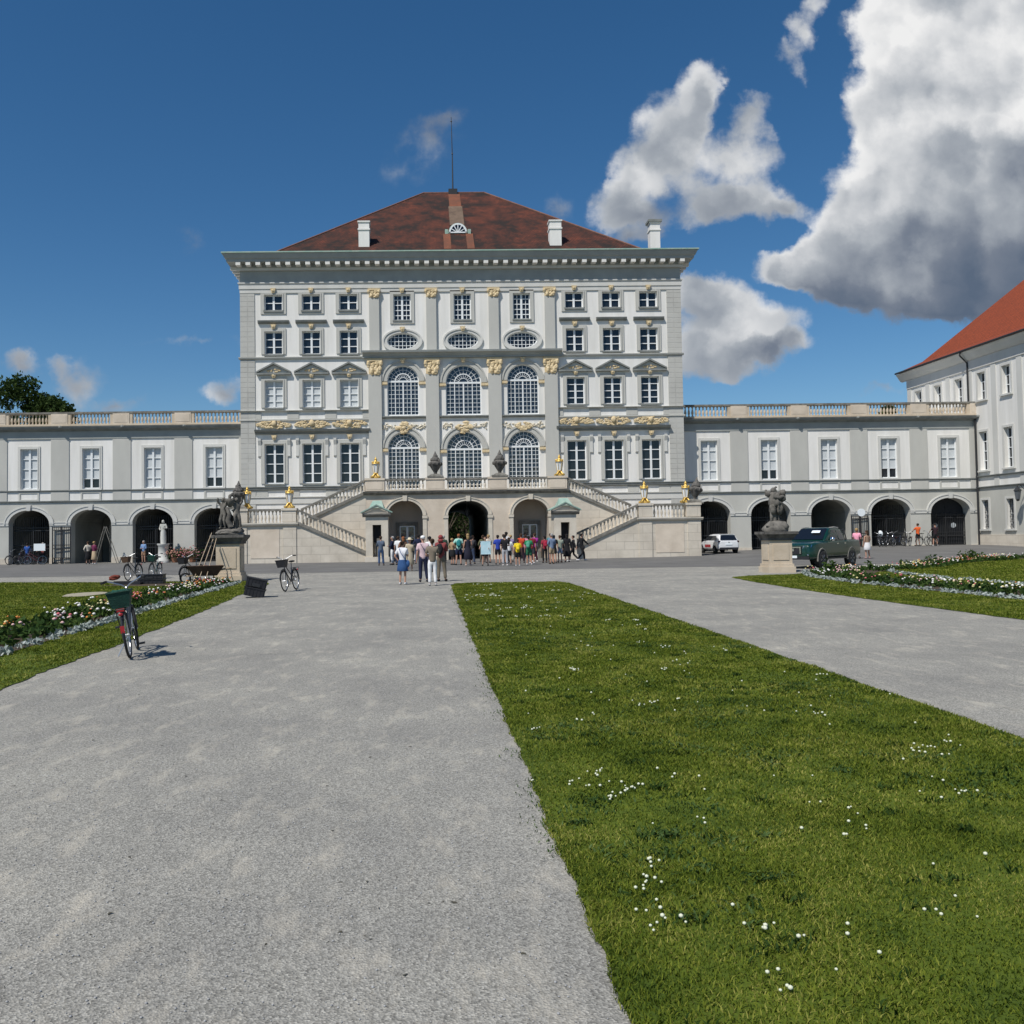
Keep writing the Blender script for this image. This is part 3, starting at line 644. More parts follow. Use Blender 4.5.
def arch_sash_mesh(a, hs, rows, cols=8):
    mb = MB(); t = .07
    for s in (-1,1): mb.box(*sorted((s*a, s*(a-t))), -.03,.04, 0, hs)
    mb.box(-a+t, a-t, -.03, .04, 0, t*1.3)
    mb.box(-a+t, a-t, -.05, .05, hs-.07, hs+.07)
    for i in range(1, cols):
        x = -a+2*a*i/cols; wd = .05 if i == cols//2 else (.032 if i % 2 == 0 else .013)
        mb.box(x-wd, x+wd, -.028 if i % 2 else -.04, .02, t*1.3, hs-.07)
    for i in range(1, rows):
        z = hs*i/rows; mb.box(-a+t, a-t, -.017, .017, z-.014, z+.014)
    mb.band(arc(0,hs,a,a), arc(0,hs,a-t,a-t), -.03, .04)
    for rr, w_ in ((.74,.014),(.5,.035),(.26,.016)):
        mb.band(arc(0,hs,a*rr+w_,a*rr+w_), arc(0,hs,a*rr-w_,a*rr-w_), -.02 if w_ < .03 else -.035, .02)
    for i in range(1, 10):
        t_ = PI*i/10; d = Vector((math.cos(t_),0,math.sin(t_))); q = Vector((-d.z,0,d.x))*.014
        p0, p1 = Vector((0,0,hs))+d*a*.26, Vector((0,0,hs))+d*(a-t)
        mb.add([p+s*q+Vector((0,y,0)) for y in (-.015,.015) for p in (p0,p1) for s in (-1,1)], [(0,1,3,2),(4,6,7,5),(0,2,6,4),(1,5,7,3)])
    return mb.mesh('sash', M['sash'])
def quad_mesh(name, poly, mate, y=0):
    mb = MB(); mb.plane_holes(poly, [], y); return mb.mesh(name, mate)
def relief(w, h, n, seed, shape='garland', mate='ochre'):
    rnd = random.Random(seed); mb = MB()
    for i in range(n):
        x = rnd.uniform(-.5,.5)
        lim = {'garland': .5*(1-abs(2*x)**1.6*.75), 'block': .5, 'shell': .5*(1-abs(2*x)**1.2), 'spray': .5*(.35+.65*abs(math.sin(x*9)))}[shape]
        z = rnd.uniform(-lim, lim); r = rnd.uniform(.06,.15)*min(h, w)*1.1
        mb.blob((x*w, -.01, z*h), (r*rnd.uniform(.9,2.0), .065, r*rnd.uniform(.6,1.1)), 1, .4, i)
    if shape == 'garland': mb.blob((0,-.07,h*.12), (.2,.13,.24), 2, .3, seed)
    return mb.mesh('ornament', M[mate], 60)
def baluster_row(mb, x0, x1, y, z0, z1, step=.27, r=.085):
    n = max(1, int(round((x1-x0)/step))); h = z1-z0
    prof = [(.9,0),(.9,.08),(.5,.1),(.62,.2),(1,.36),(.85,.5),(.5,.72),(.42,.82),(.7,.86),(.5,.9),(.9,.92),(.9,1)]
    for i in range(n):
        x = x0+(x1-x0)*(i+.5)/n
        mb.lathe([(a*r, z0+b*h) for a,b in prof], 8, (x,y,0))
    return mb
def panes(win, me): return link('pane', me, win)

# ------------------------------------------------------------------ the central pavilion
CX, FY = 2.6, 67.0
pav = thing('palace_pavilion', 'tall cubic palace pavilion in white and grey plaster with dark red hipped roof', 'palace', (CX, FY, 0))
HW, TOP = 16.5, 20.8
COLX = [s*x for s in (-1,1) for x in (14.08, 11.27, 8.48)]
ROWS = {1: (18.72,1.36,1.18), 2: (15.42,1.34,1.71), 3: (11.42,1.36,2.03), 4: (5.75,1.44,2.95)}
holes = [rect_hole(x, z, w, h) for x in COLX for z, w, h in ROWS.values()]
ARCS = [(-4.46,1.18), (.06,1.33), (4.52,1.18)]
TOPW = (17.9,1.3,1.95)
for x, a in ARCS:
    holes += [rect_hole(x, TOPW[0], TOPW[1], TOPW[2]), ell(x, 16.32, 1.15, .62), arch_hole(x, 10.72, a, 14.48-a, a), arch_hole(x, 5.2, a, 9.48-a, a)]
TUN = (.1, 1.42, 3.15, 1.0)      # the carriage passage: centre, half width, springing, rise
holes.append(arch_hole(TUN[0], 0, TUN[1], TUN[2], TUN[3]))
wall = MB(); wall.plane_holes([(-HW,-.5),(HW,-.5),(HW,TOP),(-HW,TOP)], holes, 0, .3)
D = 27.0
for s in (-1,1): wall.add([(s*HW,0,-.5),(s*HW,D,-.5),(s*HW,D,TOP),(s*HW,0,TOP)], [(0,1,2,3)])
wall.plane_holes([(-HW,-.5),(HW,-.5),(HW,TOP),(-HW,TOP)], [arch_hole(TUN[0], 0, TUN[1], TUN[2], TUN[3])], D)
wall.build('wall', M['white'], pav)
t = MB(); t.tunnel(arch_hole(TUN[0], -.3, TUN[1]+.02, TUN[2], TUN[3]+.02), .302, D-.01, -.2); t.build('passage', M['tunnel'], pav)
# flat grey fields and mouldings
for s in (-1,1):
    for za, zb in ((5.52,15.02),(15.24,20.02),(0,4.25)): MB().box(*sorted((s*(HW+.06), s*(HW-1.02))), -.06, 1.0, za, zb).build('quoin', M['quoin'], pav)
def course(name, prof, m, z, ext=0):
    mb = MB(); mb.ring([(o, z+dz) for o, dz in prof], -HW, HW, 0, D); return mb.build(name, M[m], pav)
course('plinth_band', [(0,0),(.07,0),(.07,.42),(.14,.46),(.14,.52),(0,.54)], 'lightgrey', 4.25)
for s in (-1,1): MB().box(*sorted((s*(HW+.05), s*(HW-1.02))), -.05, .6, 4.80, 5.25).build('plinth_panel', M['grey'], pav)
for s in (-1,1):
    for i in range(4): 
        x = (15.0, 12.66, 9.87, 7.35)[i]*s; MB().box(x-.42, x+.42, -.045, .0, 4.80, 5.25).build('plinth_panel', M['grey'], pav)
for s in (-1,1): MB().run([(0,5.25),(-.13,5.28),(-.16,5.33),(-.16,5.45),(-.22,5.47),(-.22,5.51),(0,5.53)], *sorted((s*7.1, s*(HW+.17)))).build('sill_course', M['darkline'], pav)  # shadow of the projecting course is put into its dark colour
for prof, z in (([(0,0),(-.12,.02),(-.12,.12),(0,.15)],10.42), ([(0,0),(-.16,.03),(-.20,.08),(0,.12)],11.10), ([(0,0),(-.14,.03),(-.18,.12),(-.18,.17),(0,.2)],15.03)):
    for s in (-1,1): MB().run([(y_,z+dz) for y_,dz in prof], *sorted((s*7.03, s*(HW+.17)))).build('string_course', M['grey'], pav)
for s in (-1,1):
    for x0, x1 in ((16.52,15.05),(13.1,12.25),(10.3,9.45),(7.5,7.0)): MB().box(*sorted((s*x0, s*x1)), -.05, 0, 10.58, 11.09).build('frieze_panel', M['grey'], pav)
course('architrave', [(0,0),(.08,0),(.08,.28),(.13,.30),(.13,.62),(.2,.7),(.2,.78),(.02,.8)], 'lightgrey', 20.03)
cor = MB(); cor.ring([(.03,0),(.05,.02),(.05,.92),(.2,.98),(.24,1.06)], -HW, HW, 0, D); cor.build('frieze', M['cornice'], pav, (0,0,20.83))
c2 = MB(); c2.ring([(.24,21.89),(.24,22.16),(.88,22.18),(.90,22.36),(.98,22.40),(1.08,22.62),(1.12,22.74)], -HW, HW, 0, D)
cornice = c2.build('cornice', M['cornice'], pav)
md = MB().box(-.17, .17, -.86, -.22, 21.93, 22.17).mesh('modillion', M['white']); n = 46
for i in range(n): link('modillion', md, cornice, (-HW-.4+(2*HW+.8)*(i+.5)/n, 0, 0))
for s in (-1,1):
    for i in range(10): link('modillion', md, cornice, (s*HW, .5+.75*i, 0), s*PI/2)
dn = MB(); dn.box(-HW-.26, HW+.26, -.26, -.02, 21.70, 21.88); dn.build('bed_mould', M['lightgrey'], cornice)
ge = MB(); ge.ring([(1.10,22.745),(1.20,22.75),(1.20,22.84),(.4,22.92),(-2.0,23.20)], -HW, HW, 0, D); ge.build('gutter', M['copper'], cornice)
# roof: hip set back from the parapet
rf = MB(); rx, ry0, ry1, rz, rh, rr = 14.85, 1.3, D-1.3, 23.24, 32.75, 2.75
rf.add([(-rx,ry0,rz),(rx,ry0,rz),(rx,ry1,rz),(-rx,ry1,rz),(-rr,D/2,rh),(rr,D/2,rh)], [(0,1,5,4),(1,2,5),(2,3,4,5),(3,0,4)])
roof = rf.build('roof', M['roofdark'], pav)
rg = MB()
for a_, b_ in (((-rr,D/2,rh),(rr,D/2,rh)),((-rx,ry0,rz),(-rr,D/2,rh)),((rx,ry0,rz),(rr,D/2,rh)),((-rx,ry1,rz),(-rr,D/2,rh)),((rx,ry1,rz),(rr,D/2,rh))): rg.tube([a_, b_], .09, 6)
rg.build('ridge_tiles', M['ridge'], roof)
sl_ = (rh-rz)/(D/2-ry0); sy = lambda y: rz+(y-ry0)*sl_
for nm, m_, xa, xb, ya, yb in (('tile_patch','tilenew',-.52,.52,10.4,13.2),('tile_patch','tilemoss',-.6,.6,6.6,10.4),('tile_patch','tilenew',-1.2,-.62,2.2,4.9),('tile_patch','tilenew',.62,1.2,2.2,4.9)):
    mb = MB(); f_ = 1.0; mb.add([(xa*f_,ya,sy(ya)+.05),(xb*f_,ya,sy(ya)+.05),(xb,yb,sy(yb)+.05),(xa,yb,sy(yb)+.05)], [(0,1,2,3)]); mb.build(nm, M[m_], roof)
dm = MB(); dm.prism([(-.78,0),(.78,0)]+arc(0,0,.78,.85,12), 4.95, 6.9); dorm = dm.build('dormer', M['copper'], roof, (0,0,26.15))
ds = MB(); ds.band(arc(0,0,.72,.78), arc(0,0,.60,.66), -.05,.02); ds.box(-.72,.72,-.05,.02,-.02,.08)
for t_ in fr(0,PI,6)[1:-1]: ds.tube([(0,-.02,0),(.64*math.cos(t_),-.02,.7*math.sin(t_))], .045, 4)
link('sash', ds.mesh('sash', M['sash']), dorm, (0,4.92,.02)); link('pane', quad_mesh('pane', [(-.7,0),(.7,0)]+arc(0,0,.66,.72,12), M['pane']), dorm, (0,4.935,.03))
for s in (-1,1): MB().box(*sorted((s*.80,s*1.05)),5.0,5.9,26.0,26.5).build('dormer_flank', M['copper'], roof)
def chimney(x, y, w, z0, z1, cap=False):
    mb = MB(); mb.box(-w/2,w/2,-w/2,w/2,z0,z1); mb.box(-w/2-.06,w/2+.06,-w/2-.06,w/2+.06,z1-.62,z1-.5); mb.box(-w/2-.07,w/2+.07,-w/2-.07,w/2+.07,z1,z1+.1)
    o = mb.build('chimney', M['white'], pav, (x,y,0))
    if cap: MB().box(-w/2-.15,w/2+.15,-w/2-.15,w/2+.15,z1+.1,z1+.28).build('chimney_cap', M['darkline'], o)
chimney(-7.45, 3.2, .84, 22.9, 26.35); chimney(7.6, 3.2, .92, 22.9, 26.3); chimney(16.35, 6.6, .82, 22.8, 27.3, True)
mt = MB(); mt.tube([(0,0,0),(0,0,3.2),(-.05,0,7.0)], .07, 6, .025); mt.blob((-.05,0,6.6),.09,1); mt.blob((0,0,3.6),.09,1); mast = mt.build('mast', M['iron'], pav, (-.1,D/2,rh))
MB().box(-.4,.4,-.4,.4,-.35,.25).build('mast_base', M['iron'], mast)

# windows: each a part, with sash bars, panes and dressings as sub-parts
WM = {}
for r_, (z, w, h) in ROWS.items():
    WM[r_] = dict(sash=sash_mesh(w, h, {1:2,2:3,3:4,4:4}[r_]), pane=quad_mesh('pane', rect_hole(0,.02,w-.02,h-.04), M['pane'], .06))
    t_ = {1:.27,2:.25,3:.27,4:.27}[r_]
    WM[r_]['surround'] = frame_box(MB(), 0, 0, w, h, t_, -.07, .0, r_ == 1).merge(frame_box(MB(), 0, 0, w, h, .09, -.11, -.072, False)).mesh('surround', M['grey'])
    WM[r_]['sill'] = MB().box(-w/2-.05, w/2+.05, -.14, .27, -.13, -.005).mesh('sill', M['darkline'])
key = MB(); key.frustum(0,-.13,-.02,.30,.10,.07,.2,.1); key.blob((0,-.18,.14),(.13,.1,.12),1,.3); key_me = key.mesh('keystone', M['ochre'])
hood = MB(); hood.run([(0,0),(-.12,.02),(-.22,.10),(-.26,.2),(-.26,.24),(0,.28)], -1.15, 1.15); hood_me = hood.mesh('hood_mould', M['darkline'])
pd = MB(); 
base = [(-1.28,0),(1.28,0),(1.28,.14),(-1.28,.14)]; pd.box(-1.28,1.28,-.24,0,0,.13)
pd.prism([(-1.28,.14),(-1.28,.25),(0,.92),(1.28,.25),(1.28,.14),(0,.78)], -.26, 0); ped_me = pd.mesh('pediment', M['darkline'])
tym_me = quad_mesh('tympanum', [(-1.05,.14),(1.05,.14),(0,.74)], M['lightgrey'], -.04)
tor_me = relief(1.05,.42,26,5,'shell')
con_me = MB().run([(0,0),(-.10,.1),(-.08,.9),(-.2,1.25),(-.2,1.4),(0,1.4)], -.11, .11).mesh('console', M['lightgrey'])
BLIND3 = {-14.08,-11.27,-8.48}
bl_me = quad_mesh('blind', rect_hole(0,.05,1.2,1.93), M['blind'], .055)
for x in COLX:
    for r_, (z, w, h) in ROWS.items():
        wn = link('window', WM[r_]['sash'], pav, (x, .18, z))
        link('pane', WM[r_]['pane'], wn)
        link('surround', WM[r_]['surround'], wn, (0,-.18,0))
        link('sill', WM[r_]['sill'], wn, (0,-.18,0))
        link('keystone', key_me, wn, (0,-.18,h+{1:.16,2:.22,3:.22,4:.35}[r_]))
        if r_ == 2: link('hood_mould', hood_me, wn, (0,-.18,h+.58))
        if r_ == 3:
            link('pediment', ped_me, wn, (0,-.18,h+.42)); link('tympanum', tym_me, wn, (0,-.18,h+.42)); link('tympanum_relief', tor_me, wn, (0,-.24,h+.74))
            if x in BLIND3: link('blind', bl_me, wn)
        if r_ == 4:
            for s in (-1,1): link('console', con_me, wn, (s*1.09,-.18,h-1.0))
for s in (-1,1):
    e_ = MB(); e_.run([(0,0),(-.14,.02),(-.16,.12),(-.34,.2),(-.40,.34),(0,.38)], *sorted((s*6.95, s*15.5))); ent = e_.build('window_cornice', M['darkline'], pav, (0,0,9.42))
    for i, xx in enumerate((14.08, 11.27, 8.48)): link('garland', relief(2.5,.66,130,20+i+(s>0)*5), ent, (s*xx,-.06,.72))
am = {}
for x, a in ARCS:
    if a not in am:
        h1, h2 = 14.48-a-10.72, 9.48-a-5.2
        am[a] = dict(s1=arch_sash_mesh(a,h1,8,8 if a < 1.3 else 8), s2=arch_sash_mesh(a,h2,10,8), p1=quad_mesh('pane',[(-a,0),(a,0)]+arc(0,h1,a,a),M['paneblue'],.06), p2=quad_mesh('pane',[(-a,0),(a,0)]+arc(0,h2,a,a),M['paneblue'],.06))
        for k, h_ in (('a1',h1),('a2',h2)):
            v_ = MB(); 
            v_.band(arc(0,h_,a+.42,a+.42), arc(0,h_,a,a), -.09, 0); v_.band(arc(0,h_,a+.42,a+.42), arc(0,h_,a+.3,a+.3), -.15, -.092)
            am[a][k] = v_.mesh('archivolt', M['grey'])
        im = MB()
        for s in (-1,1): im.box(*sorted((s*(a-.02), s*(a+.52))), -.16, 0, 0, .17)
        am[a]['imp'] = im.mesh('impost', M['ochre'])
        am[a]['sill1'] = MB().run([(0,0),(-.14,.02),(-.2,.1),(-.2,.17),(.2,.2)], -a-.6, a+.6).mesh('sill', M['darkline'])
    h1, h2 = 14.48-a-10.72, 9.48-a-5.2
    for z, h_, sm, pm, av in ((10.72,h1,'s1','p1','a1'),(5.2,h2,'s2','p2','a2')):
        wn = link('arched_window', am[a][sm], pav, (x,.18,z)); link('pane', am[a][pm], wn); link('archivolt', am[a][av], wn, (0,-.18,0)); link('impost', am[a]['imp'], wn, (0,-.18,h_-.25))
        if z > 6: link('sill', am[a]['sill1'], wn, (0,-.18,-.22)); link('keystone', key_me, wn, (0,-.22,h_+a+.2))
        else:
            link('crest', relief(1.1,1.0,40,int(x*7)+50,'shell'), wn, (0,-.32,h_+a+.32))
            for s in (-1,1): link('spandrel_relief', relief(1.0,.5,34,int(x*9)+80+s,'spray','ochrepale'), wn, (s*(a*.62+.35),-.2,h_+a+.42))
    wn = link('attic_window', sash_mesh(TOPW[1],TOPW[2],5,4), pav, (x,.18,TOPW[0]))
    link('pane', quad_mesh('pane', rect_hole(0,.02,TOPW[1]-.02,TOPW[2]-.04), M['pane'], .06), wn)
    link('surround', frame_box(MB(),0,0,TOPW[1],TOPW[2],.26,-.08,0).mesh('surround', M['grey']), wn, (0,-.18,0)); link('keystone', key_me, wn, (0,-.18,TOPW[2]+.12))
    link('sill', MB().box(-.7,.7,-.13,.27,-.12,-.005).mesh('sill', M['darkline']), wn, (0,-.18,0))
    ov = MB(); ov.band(ell(0,0,1.15,.62,32)+[(1.15,0)], ell(0,0,1.07,.55,32)+[(1.07,0)], -.03,.04)
    for i in range(1,8):
        xx = -1.15+2.3*i/8; zz = .6*math.sqrt(max(0,1-(xx/1.13)**2)); ov.box(xx-.02,xx+.02,-.02,.02,-zz,zz)
    for i in range(1,4):
        zz = -.62+1.24*i/4; xx = 1.13*math.sqrt(max(0,1-(zz/.61)**2)); ov.box(-xx,xx,-.018,.018,zz-.017,zz+.017)
    wn = link('oval_window', ov.mesh('sash', M['sash']), pav, (x,.18,16.32))
    link('pane', quad_mesh('pane', ell(0,0,1.15,.62), M['pane'], .06), wn)
    so_ = MB(); so_.band(ell(0,0,1.5,.92,36)+[(1.5,0)], ell(0,0,1.15,.62,36)+[(1.15,0)], -.08,0); so_.band(ell(0,0,1.5,.92,36)+[(1.5,0)], ell(0,0,1.38,.81,36)+[(1.38,0)], -.14,-.082)
    link('surround', so_.mesh('surround', M['lightgrey']), wn, (0,-.18,0)); link('keystone', key_me, wn, (0,-.24,.72))
# pilasters
cap = MB().merge(MB().box(-.5,.5,-.32,0,.52,.64)); 
rnd = random.Random(3)
for i in range(40): cap.blob((rnd.uniform(-.42,.42), -.26, rnd.uniform(.02,.5)), (rnd.uniform(.07,.13), .08, rnd.uniform(.06,.11)), 1, .3, i)
for s in (-1,1): cap.blob((s*.42,-.28,.44),(.14,.12,.13),1); cap.blob((s*.2,-.3,.12),(.13,.1,.14),1)
cap.box(-.4,.4,-.25,0,0,.5); cap_me = cap.mesh('capital', M['ochre'])
for x in (-6.55,-2.28,2.4,6.62):
    p_ = MB().box(-.375,.375,-.2,0,15.6,19.62).build('pilaster', M['grey'], pav, (x,0,0)); c_ = link('capital', cap_me, p_, (0,0,19.6)); c_.scale = (.92,.85,1)
    p_ = MB().box(-.49,.49,-.24,0,4.9,13.82).build('pilaster', M['grey'], pav, (x,0,0)); c_ = link('capital', cap_me, p_, (0,0,13.8)); c_.scale = (1.12,1,1.85)
bc = MB(); bc.run([(0,0),(-.28,.0),(-.28,.14),(-.34,.17),(-.42,.3),(-.62,.36),(-.66,.5),(-.3,.58),(0,.6)], -7.45, 7.45); bc.build('balcony_cornice', M['cornice'], pav, (0,0,15.02))
# ------------------------------------------------------------------ gallery wings
WY = 68.6
wsash_me = sash_mesh(1.28, 3.05, 4)
wsur_me = frame_box(MB(),0,0,1.28,3.05,.20,-.06,0,False).merge(frame_box(MB(),0,0,1.28,3.05,.07,-.085,-.062,False)).merge(MB().box(-.84,.84,-.14,.2,-.12,-.005)).mesh('surround', M['lightgrey'])
wbl_me = quad_mesh('blind', rect_hole(0,.06,1.2,2.93), M['blind'], .055)
wbl2_me = quad_mesh('blind', rect_hole(0,.80,1.2,2.19), M['blind'], .055)
wpane_me = quad_mesh('pane', rect_hole(0,.02,1.26,3.01), M['pane'], .07)
wpanel_me = frame_box(MB(),0,0,1.28,.46,.13,-.05,0).mesh('apron_panel', M['grey'])
AR = (1.53, 3.02, 1.06)
arch_me = MB().band(arc(0,AR[1],AR[0]+.34,AR[2]+.30), arc(0,AR[1],AR[0],AR[2]), -.07,0).merge(MB().band(arc(0,AR[1],AR[0]+.34,AR[2]+.30), arc(0,AR[1],AR[0]+.25,AR[2]+.22), -.11,-.072)).merge(MB().frustum(0,-.08,AR[1]+AR[2]-.05,AR[1]+AR[2]+.38,.13,.08,.19,.09)).mesh('archivolt', M['lightgrey'])
def gate_mb(w, h, arched=True):
    mb = MB(); n = int(w/.135)
    for i in range(n+1):
        x = -w/2+w*i/n; zt = AR[1]+AR[2]*math.sqrt(max(0,1-(x/AR[0])**2))-.05 if arched else h
        mb.box(x-.013,x+.013,-.013,.013,.08,min(zt,h)); 
    for z in (.1,.45,1.15,1.42,2.55,2.75): mb.box(-w/2,w/2,-.022,.022,z-.03,z+.03)
    for x in (-w/2,0,w/2): mb.box(x-.035,x+.035,-.035,.035,0,min(h,2.9))
    return mb
def wing(s, n, blinds, label, open_bays, x_out, solid=()):
    g = thing('gallery_wing', label, 'palace wing', (CX, WY, 0), 0, 'gallery wings beside the pavilion')
    xs = [s*(18.92+4.65*k) for k in range(n)]
    xa, xb = sorted((s*HW, s*x_out))
    holes = [arch_hole(x, -.3, AR[0], AR[1], AR[2]) for x in xs]
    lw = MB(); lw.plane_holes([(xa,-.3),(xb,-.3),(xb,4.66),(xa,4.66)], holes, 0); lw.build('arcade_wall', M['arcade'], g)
    for x in xs:
        rv = MB().tunnel(arch_hole(x,-.3,AR[0],AR[1],AR[2]), 0, .9, -.2).build('arch_reveal', M['arcade'], g)
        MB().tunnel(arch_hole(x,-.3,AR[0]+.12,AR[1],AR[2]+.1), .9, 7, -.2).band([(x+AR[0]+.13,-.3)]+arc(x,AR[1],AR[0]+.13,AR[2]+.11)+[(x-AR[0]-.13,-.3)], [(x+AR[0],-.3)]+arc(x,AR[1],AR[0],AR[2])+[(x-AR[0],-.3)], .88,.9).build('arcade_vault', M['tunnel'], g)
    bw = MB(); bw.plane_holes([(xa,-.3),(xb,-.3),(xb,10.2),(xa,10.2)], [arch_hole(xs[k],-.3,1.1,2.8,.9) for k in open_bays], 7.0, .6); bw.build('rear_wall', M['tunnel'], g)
    uw = MB(); uw.plane_holes([(xa,4.66),(xb,4.66),(xb,10.05),(xa,10.05)], [rect_hole(x,5.66,1.28,3.05) for x in xs], 0, .25)
    uw.add([(xa,0,10.05),(xb,0,10.05),(xb,7.6,10.05),(xa,7.6,10.05)], [(0,1,2,3)]); uw.build('upper_wall', M['white'], g)
    ft = MB()
    for k in range(-1, n):
        x = s*(18.92+4.65*(k+.5))
        if k == -1: x0, x1 = sorted((s*HW, s*(HW+.55)))
        elif k == n-1 and s > 0: x0, x1 = x-.68, xb-.012
        else: x0, x1 = x-.68, x+.68
        P_ = MB().box(x0,x1,-.06,.0,5.58,9.45).box(x0,x1,-.06,0,4.78,5.46); P_.build('pilaster_strip', M['grey'], g)
    for k, x in enumerate(xs):
        link('archivolt', arch_me, g, (x,0,0))
        wn = link('window', wsash_me, g, (x,.14,5.66)); link('surround', wsur_me, wn, (0,-.14,0)); link('pane', wpane_me, wn)
        if blinds[k]: link('blind', wbl_me if blinds[k] == 1 else wbl2_me, wn)
        link('apron_panel', wpanel_me, g, (x,0,4.88))
    im = MB()
    for k in range(-1, n):
        x0, x1 = (s*(18.92+4.65*k)+s*AR[0], s*(18.92+4.65*(k+1))-s*AR[0])
        if k == -1: x0 = s*HW
        if k == n-1: x1 = s*x_out
        x0, x1 = sorted((x0,x1)); MB().box(x0,x1,-.05,0,2.90,3.10).box(x0,x1,-.08,0,3.10,3.16).build('impost_band', M['lightgrey'], g); MB().box(x0,x1,-.06,0,-.3,.45).build('pier_base', M['stone'], g)
    st = MB()
    for z0 in (4.66, 5.46): st.run([(0,z0),(-.09,z0+.01),(-.12,z0+.05),(-.12,z0+.1),(0,z0+.12)], xa, xb)
    st.build('string_course', M['darkline'], g)
    MB().box(xa,xb,-.08,0,9.45,10.02).build('frieze', M['cornice'], g)
    cn = MB(); cn.run([(.3,10.02),(-.14,10.03),(-.2,10.12),(-.42,10.16),(-.5,10.30),(-.52,10.36),(.3,10.42)], xa, xb)
    for k in range(n): cn.blob((s*(18.92+4.65*(k+.5))-s*.2,-.5,10.30),(.16,.12,.12),1)
    cn.build('cornice', M['darkline'], g)
    bl = MB(); bl.box(xa,xb,-.22,.22,10.42,10.56); bl.build('balustrade_plinth', M['stonetan'], g)
    br_ = MB(); br_.box(xa,xb,-.20,.20,11.34,11.48); br_.build('balustrade_rail', M['moss'], g)
    edges = []
    for k in range(-1, n):
        x = s*(18.92+4.65*(k+.5)); w_ = .62
        x0, x1 = sorted((x-s*w_, x+s*w_))
        if k == -1: x0, x1 = sorted((s*HW, s*(HW+.25)))
        if k == n-1: x0, x1 = sorted((x-s*w_, s*x_out))
        MB().box(x0,x1,-.2,.2,10.56,11.34).box(x0+.1,x1-.1,-.215,0,10.66,11.24).build('balustrade_pier', M['stonepink'], g)
        edges.append((x0,x1))
    edges.sort()
    for (a0,a1),(b0,b1) in zip(edges, edges[1:]):
        baluster_row(MB(), a1+.28, b0-.28, 0, 10.56, 11.34, .27, .1).box(a1,a1+.22,-.16,.16,10.56,11.34).box(b0-.22,b0,-.16,.16,10.56,11.34).build('balustrade_bay', M['stonetan'], g, smooth=40)
    gm = gate_mb(2*AR[0]-.04, 3.6)
    for k, x in enumerate(xs):
        if k in open_bays:
            lf = gate_mb(1.3, 2.8, False).mesh('gate_leaf', M['iron'])
            link('gate_leaf', lf, g, (x-AR[0]-.64, -.14, 0) if s < 0 else (x+AR[0]+.64, -.14, 0), .06)
        elif k in solid:
            dr = MB().box(-1.5,1.5,0,.1,-.2,4.2)
            for i in (-1,1):
                for z in (.3,1.4,2.6): dr.box(*sorted((i*.12,i*1.38)),-.03,0,z,z+.95)
            dd = dr.build('gate_door', M['darkwood_shade'], g, (x,.95,0)); 
            for i in (-1,1): MB().lathe([(.01,0),(.2,.0),(.2,.02),(.01,.03)],16).xf(Matrix.Rotation(R(90),4,'X')).build('notice_plate', M['paper'], dd, (i*.72,-.05,1.95))
            gm2 = gate_mb(2*AR[0]-.04, 2.9); gm2.build('gate', M['iron'], g, (x,.7,0))
        else:
            gm.build('gate', M['iron'], g, (x,.75,0))
            MB().box(x-1.62,x+1.62,6.9,6.98,-.2,4.1).build('bay_shade_panel', M['darkwood_shade'], g)  # near-black panel standing in for the deep shade of a closed bay
    return g
wing(-1, 4, (2,1,2,1), 'low arcaded gallery wing to the left of the pavilion, tree tops above its balustrade', (2,), 38.8)
wing(1, 5, (1,2,1,2,1), 'low arcaded gallery wing between pavilion and orange roofed side building', (2,), 39.69, (4,))
MB().tube([(0,0,0),(0,0,9.9)],.075,8).build('drain', M['iron'])
dpo = bpy.data.objects['drain']; dpo.name = 'drainpipe'; dpo.location = (42.14, 68.35, .4); tag(dpo, 'black cast iron drainpipe in the corner between wing and side building', 'drainpipe')

# ------------------------------------------------------------------ entrance terrace and double stairs
TY = 63.2
ter = thing('entrance_terrace', 'beige stone terrace with three arches and mirrored double flights of stairs', 'terrace', (CX, TY, 0))
TA = [(-4.33,1.24,3.16,1.06), (.1,1.42,3.15,1.0), (4.52,1.24,3.16,1.06)]
tw = MB(); tw.plane_holes([(-7.05,-.2),(7.05,-.2),(7.05,4.62),(-7.05,4.62)], [arch_hole(x,-.2,a,zs,b) for x,a,zs,b in TA], 0)
tw.build('front_wall', M['stonepink'], ter)
for x,a,zs,b in (TA[0],TA[2]):
    nv = MB(); nv.tunnel(arch_hole(x,-.2,a,zs,b), 0, 1.9, -.1); nv.plane_holes(arch_hole(x,-.2,a,zs,b), [], 1.9); nv.build('niche', M['brownwall'], ter)
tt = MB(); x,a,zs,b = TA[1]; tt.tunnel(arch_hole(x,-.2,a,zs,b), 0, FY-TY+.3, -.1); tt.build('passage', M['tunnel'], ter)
for x,a,zs,b in (TA[0],TA[2]):
    dr = MB(); frame_box(dr,0,-.02,1.1,2.5,.22,-.12,0,False); do = dr.build('door', M['moss'], ter, (x+.1,1.86,0))
    link('sash', sash_mesh(1.1,2.45,3).copy(), do, (0,-.03,0)); link('pane', quad_mesh('pane', rect_hole(0,0,1.1,2.5), M['paneblue'], 0), do, (0,.02,0))
